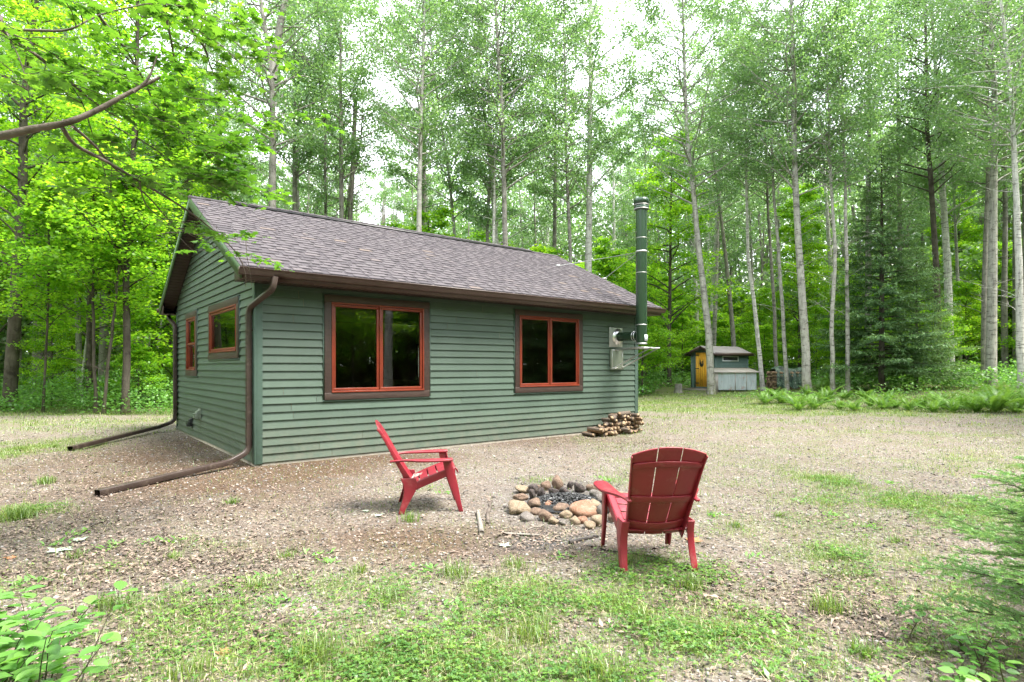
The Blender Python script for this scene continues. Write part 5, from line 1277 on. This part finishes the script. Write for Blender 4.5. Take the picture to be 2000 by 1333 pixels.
# spruce
def spruce(loc_, H, rad, nb, seed, label, nsp=26, needle=.05, leafv=.42, low=.35, lo_dead=0):
    r_ = np.random.default_rng(seed); wood = MB(); lv = MB()
    wood.tube([[0, 0, -.1], [0, 0, H * .5], [0, 0, H]], [H * .0125, H * .008, .01], 8, .5)
    PP, DD, VV = [], [], []
    for i in range(nb):
        q = (i + r_.random()) / nb; z = low + (H - low) * q; L_ = rad * (1 - q) ** .8 * r_.uniform(.75, 1.12) + .12; az = i * 2.399 + r_.normal(0, .25)
        c = branch_curve([0, 0, z], az, R(-4 + 30 * q), R(-14 + 25 * q), L_, 7, .03, r_); c[:, 2] += np.linspace(0, 1, 7) ** 3 * L_ * .12
        wood.tube(c, np.linspace(.008 + L_ * .008, .003, 7), 4, .5, cap=False)
        m_ = max(4, int(nsp * L_ / rad))
        for k_ in range(m_):
            t_ = .15 + .85 * (k_ + .5) / m_; i0 = min(int(t_ * 6), 5); ps = c[i0] + (c[i0 + 1] - c[i0]) * (t_ * 6 - i0); sg = 1 if k_ % 2 else -1
            sl_ = L_ * .36 * (1.15 - t_) + .05; sa = az + sg * r_.uniform(.6, 1.0); d = np.array([math.cos(sa), math.sin(sa), r_.uniform(-.35, .02)])
            nn = max(5, int(sl_ / needle * 3.2)); tt_ = r_.random(nn); PP.append(ps + d * (tt_ * sl_)[:, None] + r_.normal(size=(nn, 3)) * [needle * .35, needle * .35, needle * .25]); DD.append(np.repeat([d], nn, 0)); VV.append(leafv + .33 * tt_ + .15 * (t_ - .5) + r_.normal(0, .08, nn))
    PP = np.vstack(PP); DD = np.vstack(DD); VV = np.clip(np.concatenate(VV), 0, 1); n_ = len(PP)
    u = DD + r_.normal(size=(n_, 3)) * .55; u /= np.linalg.norm(u, axis=1)[:, None]; b = np.cross(u, [0, 0, 1.0] + r_.normal(size=(n_, 3)) * .3); b /= np.linalg.norm(b, axis=1)[:, None]; w = np.cross(u, b)
    quads(lv, PP, u, b, w, needle * 1.9, needle * .55, 0, VV)
    if label is None: TPL.setdefault('spruce', []).append((wood.mesh('trunk', M['maple_bark'], True), lv.mesh('crown', M['spruce_needle']), 'spruce_tree')); return
    return link_tree('spruce_tree', loc_, wood, lv, 'maple_bark', 'spruce_needle', label)
for q in range(2): spruce(None, 11, 2.6, 90, 640 + q, None, nsp=22, needle=.12, leafv=.25, low=.4)
# woods on the viewer's side of the clearing: they shade it and show in the panes
NL = ('tree on the near side of the clearing, mirrored dimly in the window panes', 'trees on the near side of the clearing')
for i in range(60):
    a = R(rt.uniform(35, 325)); rr_ = rt.uniform(12, 30); xx, yy = 1 + rr_ * math.sin(a), 7 + rr_ * math.cos(a)
    if yy > 4 and abs(xx) < yy * .93 + 4: continue
    if math.hypot(xx, yy) < 8 or not spaced(xx, yy, 2.4): continue
    put('maple' if i % 2 else ('aspen' if i % 4 else 'tall_maple'), xx, yy, *NL, s_=rt.uniform(.9, 1.2))
for i in range(60):
    yy = rt.uniform(-12, 13); xx = max(14.0, .95 * yy + 4) + rt.uniform(0, 14)
    if not spaced(xx, yy, 1.9): continue
    put('maple' if i % 6 == 5 else 'spruce', xx, yy, *NL, s_=rt.uniform(.8, 1.2))
r_ = np.random.default_rng(4); wood, lv = tree_geo(r_, np.array([[0, 0, 0], [.1, 0, 6], [.3, 0, 17]], float), .19, 'aspen', 8, 2.4, 4000, .1, nbr=24)
bx_, by_ = 10.2, 4.55
link_tree('birch_tree', (bx_, by_, T(bx_, by_)), wood, lv, 'birch_bark', 'aspen_leaf', 'pale birch trunk mirrored in the right pane of the big left window')

# far woods: nobody could count them
fw_ = MB(); ftr = MB(); rf_ = np.random.default_rng(9)
def ring(n, a0, a1, r0, r1, z_of, size, thr, v0):
    a = rf_.uniform(R(a0), R(a1), n); rr_ = rf_.uniform(r0, r1, n); x = rr_ * np.sin(a); y = rr_ * np.cos(a)
    z = z_of(a, rr_); keep = fbm(x * .35 + y * .2, z * .5, 71) > thr; pxa = 1000 + x / np.maximum(y, 1) * FPX; inv = y > 0
    keep &= ~(inv & (pxa > 690) & (pxa < 790) & (z > 10 + 2 * np.sin(pxa * .1))) & ~(inv & (pxa > 1150) & (pxa < 1260) & (z > 17))
    P_ = np.stack([x, y, z + terrain(x, y)], 1)[keep]; leaf_cloud(fw_, rf_, P_, size, .8, .8, .05, v0, .2)
ring(210000, -56, 56, 52, 78, lambda a, q: rf_.random(len(a)) ** .9 * (15 + 9 * fbm(a * 14, q * .15, 61)), .40, .34, .6)
ring(110000, -56, 56, 46, 58, lambda a, q: rf_.random(len(a)) * (6 + 4 * fbm(a * 20, q * .2, 62)), .30, .1, .6)
ring(90000, 56, 304, 40, 60, lambda a, q: rf_.random(len(a)) * (15 + 8 * fbm(a * 14, q * .15, 63)), .75, .25, .4)
tag(fw_.build('distant_woods', M['aspen_leaf']), 'far green woods closing the view behind the nearer trees', kind='stuff')
for i in range(420):
    a = rf_.uniform(-R(48), R(48)); rr_ = rf_.uniform(50, 78); x_, y_ = rr_ * math.sin(a), rr_ * math.cos(a); z0_ = T(x_, y_); r_ = rf_.uniform(.08, .2)
    ftr.tube([[x_, y_, z0_ - .2], [x_ + rf_.normal(0, .3), y_, z0_ + 9], [x_ + rf_.normal(0, .8), y_, z0_ + 18]], [r_, r_ * .8, .03], 5, rf_.random(), cap=False)
tag(ftr.build('distant_trunks', M['grey_bark'], smooth=True), 'pale stems deep in the far woods', kind='stuff')

# undergrowth along the forest floor
ug = MB(); ru = np.random.default_rng(31)
def ug_pts(n, y0, y1, cond, hmax):
    yy = ru.uniform(y0, y1, n); xx = ru.uniform(-1, 1, n) * (yy * .93 + 1); k_ = cond(xx, yy) & ~in_cabin(xx, yy, .3)
    xx, yy = xx[k_], yy[k_]; hh = hmax * np.clip(fbm(xx * .8, yy * .8, 81, 3) * 2 - .35, 0.2, 1.25)
    return np.stack([xx, yy, terrain(xx, yy) + ru.random(len(xx)) ** .8 * hh], 1)
A_ = ug_pts(100000, 17.5, 29, lambda x, y: (x < -8.2) & (y > 18.4 - .12 * (x + 12)) & (x / y > -.97), 1.35)
leaf_cloud(ug, ru, A_, .095, .5, .8, .06, .5, .2)
B_ = ug_pts(130000, 22, 44, lambda x, y: (x > -8) & (y > np.interp(x, [-10, 6, 8, 12.6, 12.9, 16, 22, 40], [26, 26, 31, 32, 25.5, 24.5, 21, 19])) & ~((np.hypot(x - 10.6, y - 29) < 2.2)) & ~((x > 11.5) & (x < 14.6) & (y < 28.6)), 1.0)
leaf_cloud(ug, ru, B_, .12, .5, .8, .06, .42, .2)
E_ = ug_pts(26000, 17, 24, lambda x, y: (x > 8.5) & (np.abs(y - np.interp(x, [8, 12, 16, 20], [24.5, 22.5, 19.6, 18.6])) < 1.1), .55)
leaf_cloud(ug, ru, E_, .075, .6, .7, .06, .6, .2)
tag(ug.build('undergrowth', M['herb_leaf']), 'tangled leafy undergrowth on the forest floor', kind='stuff')

# ferns
def frond(mb, r_, az, L_, el):
    n_ = 24; pts_ = []; p_ = np.zeros(3)
    for i in range(n_):
        e = el - 1.15 * (i / n_) ** 1.4; d = np.array([math.cos(az) * math.cos(e), math.sin(az) * math.cos(e), math.sin(e)]); pts_.append(p_.copy()); p_ = p_ + d * L_ / n_
    pts_ = np.array(pts_); mb.tube(pts_, np.linspace(.005, .001, n_), 3, .6, cap=False)
    sd_ = np.array([-math.sin(az), math.cos(az), 0]); v = np.clip(r_.normal(.55, .15), 0, 1)
    for i in range(2, n_):
        t_ = i / n_; W_ = L_ * .17 * math.sin(math.pi * min(1, .12 + t_ * .9)) ** .7; d = pts_[i] - pts_[i - 1]; d /= np.linalg.norm(d)
        for s_ in (-1, 1):
            a_ = pts_[i]; tip = a_ + sd_ * s_ * W_ + d * W_ * .35 + [0, 0, -W_ * .25]; mid = (a_ + tip) / 2
            mb.quadv(a_, mid + d * W_ * .11, tip, mid - d * W_ * .11, v + r_.normal(0, .05))
FM = []
for i in range(3):
    r_ = np.random.default_rng(500 + i); mb = MB()
    for k_ in range(20): frond(mb, r_, k_ * 2.4 + r_.normal(0, .3), r_.uniform(.45, 1.1), R(r_.uniform(30, 85)))
    FM.append(mb.mesh('fern', M['fern_leaf']))
fl = [(1495,790,1.0),(1525,788,1.1),(1548,792,1.0),(1575,775,1.0),(1590,800,1.1),(1615,785,1.2),(1605,770,1.1),(1640,800,.8),(1668,802,.8),(1700,795,.9),(1722,800,.9),(1750,798,.9),(1775,803,.9),(1800,800,1.0),(1822,806,.8),(1845,800,1.0),(1862,806,.9),(1885,800,.9),(1905,806,1.0),
      (1925,795,1.1),(1945,806,1.1),(1962,795,1.2),(1985,806,1.1),(1995,790,1.2),(1650,782,.8),(1690,780,.7),(1560,802,.8),(1735,785,.8),(1835,788,.9),(1900,785,.9),(1510,775,.9)]
fl.sort()
for i, (px, py, s_) in enumerate(fl):
    c = G(px, py); o = bpy.data.objects.new('fern', FM[i % 3]); C.objects.link(o); o.location = tuple(c); q = s_ * rt.uniform(.65, 1.05); o.scale = (q, q, q * rt.uniform(.75, 1.05)); o.rotation_euler = (0, 0, rt.uniform(0, 6.28))
    near_ = px < 1640
    tag(o, ('arching green fern in the clump left of and under the largest aspen' if near_ else 'arching green fern in the long row along the forest edge at the right'), 'fern', 'ferns under the largest aspen' if near_ else 'ferns along the forest edge')

spruce(GY(1722, 24.5), 10.4, 2.75, 150, 61, 'tall dark spruce with drooping layered boughs at the right forest edge', nsp=34, needle=.07, leafv=.25, low=.9)
spruce(GY(1790, 25.5), 6.2, 2.4, 70, 62, 'shorter spruce with pale green boughs right of the tall dark spruce', nsp=26, needle=.07, leafv=.42, low=.6)
# young spruce whose boughs reach in at the lower right, needles modelled singly
def young_spruce(loc_, H, rad, seed, label):
    r_ = np.random.default_rng(seed); wood = MB(); lv = MB(); wood.tube([[0, 0, -.05], [.02, 0, H * .5], [0, 0, H]], [.024, .016, .004], 8, .5); TW = []
    nbq = 36
    for i in range(nbq):
        q = i / nbq; z = .10 + (H - .12) * q; L_ = rad * (1 - q) ** .7 * r_.uniform(.8, 1.1) + .06; az = i * 2.399
        c = branch_curve([0, 0, z], az, R(20 + 25 * q), R(-10 + 35 * q), L_, 8, .05, r_); wood.tube(c, np.linspace(.006, .002, 8), 5, .5, cap=False); TW.append((c[3:], 1))
        for k_ in range(1, 8):
            for sg in (-1, 1):
                sl_ = L_ * .36 * (1.15 - k_ / 8) + .035; a2 = az + sg * R(r_.uniform(40, 65)); c2 = branch_curve(c[k_], a2, R(r_.uniform(-12, 20)), R(r_.uniform(-15, 10)), sl_, 5, .06, r_)
                wood.tube(c2, np.linspace(.003, .0012, 5), 4, .5, cap=False); TW.append((c2, 0)); nf = max(2, int(sl_ / .035))
                for f_ in range(nf):
                    t_ = (f_ + .6) / nf * 4; i0 = min(int(t_), 3); ps = c2[i0] + (c2[i0 + 1] - c2[i0]) * (t_ - i0); s2 = 1 if f_ % 2 else -1
                    c3 = branch_curve(ps, a2 + s2 * R(r_.uniform(40, 60)), R(r_.uniform(-15, 25)), R(0), r_.uniform(.035, .085), 3, .05, r_); TW.append((c3, 0))
    for c, big in TW:
        Lc = np.linalg.norm(np.diff(c, axis=0), axis=1).sum(); nn = int(Lc / .0014); t_ = r_.random(nn) * (len(c) - 1); i0 = np.minimum(t_.astype(int), len(c) - 2); d = c[i0 + 1] - c[i0]
        p_ = c[i0] + d * (t_ - i0)[:, None]; d = d / np.linalg.norm(d, axis=1)[:, None]; rn = r_.normal(size=(nn, 3)); rn -= d * (rn * d).sum(1)[:, None]; rn /= np.linalg.norm(rn, axis=1)[:, None]
        rn[:, 2] *= .45; u = d * .5 + rn * .9; u /= np.linalg.norm(u, axis=1)[:, None]; b = np.cross(u, rn + .01); b /= np.linalg.norm(b, axis=1)[:, None]; tipf = t_ / (len(c) - 1)
        quads(lv, p_, u, b, np.cross(u, b), .0135, .0034, 0, np.clip(.45 + .35 * tipf + r_.normal(0, .1, nn), 0, 1))
    return link_tree('young_spruce', loc_, wood, lv, 'maple_bark', 'young_needle', label)
young_spruce((2.80, 2.95, T(2.80, 2.95)), 1.0, .80, 71, 'young green spruce reaching in from the lower right corner')
young_spruce((3.75, 3.75, T(3.75, 3.75)), .95, .62, 72, 'smaller young spruce behind the first at the right edge')

# broad leaved shrub at the lower left
def ovate(mb, p_, u, nrm, L_, W_, v):
    b = np.cross(nrm, u); b /= np.linalg.norm(b); q = [(0, 0), (.18, .34), (.42, .5), (.7, .36), (1, 0)]
    top = [p_ + u * L_ * a + b * W_ * c - nrm * (L_ * .12 * a * a) + nrm * W_ * .12 * (c > 0) for a, c in q]; bot = [p_ + u * L_ * a - b * W_ * c - nrm * (L_ * .12 * a * a) + nrm * W_ * .12 * (c > 0) for a, c in q]
    mid = [p_ + u * L_ * a - nrm * (L_ * .12 * a * a) for a, c in q]
    mb.add(np.array(mid + top[1:4] + bot[1:4]), [[0, 1, 5, 5], [0, 1, 8, 8]][:0] or [[1, 2, 6, 5], [2, 3, 7, 6], [1, 8, 9, 2], [2, 9, 10, 3]], v)
    k_ = mb.n - 11; mb.B.append((np.array([[0, 1, 5], [3, 4, 7], [0, 8, 1], [3, 10, 4]]) + k_, 0))
def shrub(loc_, seed, nst, H, lean, label, Ls=.085):
    r_ = np.random.default_rng(seed); wood = MB(); lv = MB()
    for i in range(nst):
        az = r_.uniform(0, 6.28); p0 = np.array([r_.normal(0, .14), r_.normal(0, .10), 0]); h_ = H * r_.uniform(.55, 1.05)
        c = branch_curve(p0, az, R(78), R(62), h_, 7, .1, r_) + np.linspace(0, 1, 7)[:, None] ** 2 * np.array(lean); wood.tube(c, np.linspace(.0042, .0015, 7), 5, .5, cap=False)
        for k_ in range(2, 7):
            for sg in (0, 1, 2)[: 3 if k_ == 6 else 2]:
                a = az + k_ * 1.3 + sg * 3.14 + r_.normal(0, .3); u = np.array([math.cos(a), math.sin(a), r_.uniform(-.15, .35)]); u /= np.linalg.norm(u); nr = np.array([0, 0, 1.0]) - u * u[2] + r_.normal(0, .18, 3); nr /= np.linalg.norm(nr)
                st = c[k_] + u * .018; wood.tube([c[k_], st], [.0012, .001], 3, .5, cap=False); L_ = Ls * r_.uniform(.65, 1.25); ovate(lv, st, u, nr, L_, L_ * .62, float(np.clip(r_.normal(.55, .2), 0, 1)))
    root = empty('shrub', tuple(loc_), 0, label, 'shrub'); wood.build('stem', M['maple_bark'], root); lv.build('foliage', M['herb_leaf'], root, smooth=True)
for i, (x_, y_, H_, q) in enumerate(((-2.12, 2.5, .50, 'broad leaved green shrub nearest the lower left corner'), (-2.42, 2.7, .5, 'broad leaved shrub at the left edge above the corner one'), (-1.9, 2.2, .3, 'low broad leaved sprout under the corner shrub'))):
    shrub((x_, y_, T(x_, y_)), 90 + i, (19, 14, 12)[i], H_, (.04, .0, 0), q)
for i, (px, py) in enumerate(((1860, 1330), (1960, 1300))):
    c = G(px, py); shrub(c, 120 + i, 6, .2, (0, 0, 0), ('low light green seedling at the bottom right under the spruce boughs', 'light green seedling in the bottom right corner')[i], .06)

# near maple: its trunk stands left of the view, limbs and leaves hang in at the upper left
def pl_(pts_): return np.array([P(px, py, Yq) for px, py, Yq in pts_])
mt = np.array([-5.3, 4.2, T(-5.3, 4.2)]); wood = MB(); lv = MB(); rm_ = np.random.default_rng(15)
wood.tube([mt + [0, 0, -.2], mt + [0, 0, .4], mt + [.08, 0, 2.5], mt + [.05, .1, 5], mt + [-.1, .2, 9]], [.2, .16, .14, .12, .05], 12, .5)
def limb(pts_, ra, rb, k=7):
    c = pl_(pts_); n_ = len(c); t_ = np.linspace(0, n_ - 1, n_ * 4); i0 = np.minimum(t_.astype(int), n_ - 2); f_ = (t_ - i0)[:, None]
    pm1 = c[np.maximum(i0 - 1, 0)]; p0 = c[i0]; p1_ = c[i0 + 1]; p2_ = c[np.minimum(i0 + 2, n_ - 1)]
    s_ = .5 * (2 * p0 + (p1_ - pm1) * f_ + (2 * pm1 - 5 * p0 + 4 * p1_ - p2_) * f_ ** 2 + (3 * p0 - pm1 - 3 * p1_ + p2_) * f_ ** 3)
    wood.tube(s_, np.linspace(ra, rb, len(s_)) * rm_.uniform(.93, 1.07, len(s_)), k, rm_.random()); return s_
def px2(x, y, z): return (1000 + x / y * FPX, HZ - (z - CZ) / y * FPX, y)
root_px = px2(mt[0] + .05, mt[1], 2.75); root2 = px2(mt[0] + .03, mt[1], 4.3); root3 = px2(mt[0], mt[1], 5.6)
L1 = limb([root_px, (-60, 275, 3.7), (0, 266, 3.5), (65, 252, 3.5), (130, 240, 3.5), (185, 218, 3.55), (235, 191, 3.6), (275, 170, 3.65), (312, 151, 3.7)], .029, .008, 9)
limb([(262, 180, 3.62), (285, 160, 3.63), (298, 135, 3.64), (307, 108, 3.65)], .012, .003, 5)
TWL = []
def lt(pts_, ra, rb, lf=1.0): TWL.append((limb(pts_, ra, rb, 5), lf))
lt([root2, (-40, 20, 4.1), (0, 55, 4.0), (60, 100, 4.0), (130, 155, 4.1), (190, 205, 4.2), (240, 235, 4.4)], .022, .004, .8)
lt([root2, (-60, 62, 3.9), (0, 58, 3.8), (70, 60, 3.8), (135, 58, 3.8), (200, 28, 3.9), (300, 5, 4.0)], .014, .004, .6)
lt([(122, 250, 3.5), (150, 285, 3.7), (215, 320, 4.0), (290, 365, 4.5), (340, 395, 4.9), (385, 425, 5.3), (430, 462, 5.8), (462, 495, 6.2), (478, 530, 6.4), (480, 560, 6.5)], .013, .003, .15)
lt([(142, 247, 3.5), (185, 285, 3.8), (230, 335, 4.2), (290, 385, 4.7), (330, 430, 5.2), (370, 455, 5.5), (405, 465, 5.7)], .010, .002, .25)
lt([(272, 356, 4.3), (285, 400, 4.6), (320, 430, 5.0), (350, 448, 5.3), (420, 470, 5.7)], .005, .002, .2)
lt([(125, 150, 4.1), (160, 200, 4.2), (180, 260, 4.3), (200, 320, 4.4), (215, 380, 4.5)], .005, .002, .7)
lt([root3, (150, -80, 4.4), (300, -20, 4.6), (330, 60, 4.7), (345, 130, 4.8), (375, 170, 4.9)], .02, .003)
lt([root3, (200, -120, 4.6), (345, 0, 5.0), (375, 60, 5.1), (400, 95, 5.2), (420, 150, 5.3), (470, 210, 5.4)], .022, .003)
lt([root3, (100, -60, 4.0), (200, 40, 4.2), (260, 120, 4.4), (300, 200, 4.6), (330, 290, 4.8)], .016, .003)
lt([(265, 268, 4.3), (300, 290, 4.5), (350, 325, 4.8), (400, 355, 5.0), (450, 385, 5.3)], .006, .002, 1.1)
lt([(320, 377, 4.8), (355, 362, 4.9), (385, 330, 5.0), (412, 290, 5.1)], .005, .002, .6)
lt([(300, 200, 4.6), (350, 260, 4.8), (400, 300, 5.0), (440, 350, 5.2)], .006, .002, 1.2)
lt([(0, 40, 3.9), (40, 120, 3.8), (60, 200, 3.8)], .005, .002, .8)
lt([(345, 40, 5.0), (420, 80, 5.3), (480, 140, 5.5), (510, 220, 5.7)], .006, .002, 1.0)
wood.tube(pl_([(480, 470, 6.2), (482, 500, 6.2), (488, 530, 6.25), (492, 560, 6.3)]), [.004, .003, .003, .002], 4, .5, cap=False)
for q in range(16):
    s_ = TWL[2 + int(rm_.integers(3))][0]; i0 = int(rm_.uniform(.55, .95) * len(s_)); wood.tube(branch_curve(s_[i0], rm_.uniform(-1, 1.5), R(rm_.uniform(-60, 20)), R(rm_.uniform(-60, 40)), rm_.uniform(.15, .45), 5, .3, rm_), np.linspace(.003, .001, 5), 4, .5, cap=False)
LP, LU, LN = [], [], []
def hang_leaves(c, n_):
    L_ = len(c)
    for _ in range(n_):
        t_ = rm_.random() * (L_ - 1); i0 = min(int(t_), L_ - 2); p_ = c[i0] + (c[i0 + 1] - c[i0]) * (t_ - i0); a = rm_.uniform(0, 6.28); pet = rm_.uniform(.02, .06)
        u = np.array([math.cos(a), math.sin(a), rm_.uniform(-.55, .1)]); u /= np.linalg.norm(u); nr = np.array([rm_.normal(0, .3), rm_.normal(0, .3), 1.0]); nr -= u * nr.dot(u); nr /= np.linalg.norm(nr)
        LP.append(p_ + u * pet); LU.append(u); LN.append(nr)
for s_, lf in TWL:
    n_ = len(s_); st = int(n_ * .25)
    ntw = int(7.8 * lf + 1)
    for q in range(ntw):
        i0 = int(rm_.uniform(.2, .97) * n_); az = rm_.normal(-.2, 1.1)
        c = branch_curve(s_[i0], az, R(rm_.uniform(-15, 20)), R(rm_.uniform(-30, 0)), rm_.uniform(.35, .85), 6, .15, rm_); wood.tube(c, np.linspace(.004, .0015, 6), 4, .5, cap=False); hang_leaves(c, int(rm_.integers(9, 17)))
        for k_ in (2, 3, 4):
            c2 = branch_curve(c[k_], az + rm_.choice([-1, 1]) * .7, R(rm_.uniform(-20, 10)), R(-15), rm_.uniform(.2, .4), 4, .15, rm_); wood.tube(c2, [.002, .0018, .0015, .001], 3, .5, cap=False); hang_leaves(c2, int(rm_.integers(4, 8)))
LP, LU, LN = map(np.array, (LP, LU, LN)); BB = np.cross(LN, LU); sc_ = rm_.uniform(.038, .062, len(LP)); K = len(MP)
V = LP[:, None] + sc_[:, None, None] * (MP[None, :, 1:2] * LU[:, None] + MP[None, :, 0:1] * BB[:, None] - (np.abs(MP[None, :, 0:1]) ** 2 * .25) * LN[:, None])
ctr = (LP + sc_[:, None] * .1 * LU)[:, None]; V = np.concatenate([V, ctr], 1); n_ = len(LP); tri = np.array([[i, (i + 1) % K, K] for i in range(K)])
lv.add(V.reshape(-1, 3), (tri[None] + np.arange(n_)[:, None, None] * (K + 1)).reshape(-1, 3), np.repeat(np.clip(rm_.normal(.45, .16, n_), 0, 1), K + 1))
root = empty('maple_tree', tuple(mt), 0, 'near maple whose broken limb and lobed leaves hang in at the upper left', 'tree')
for mb_ in (wood, lv):
    for q in range(len(mb_.V)): mb_.V[q] = mb_.V[q] - mt
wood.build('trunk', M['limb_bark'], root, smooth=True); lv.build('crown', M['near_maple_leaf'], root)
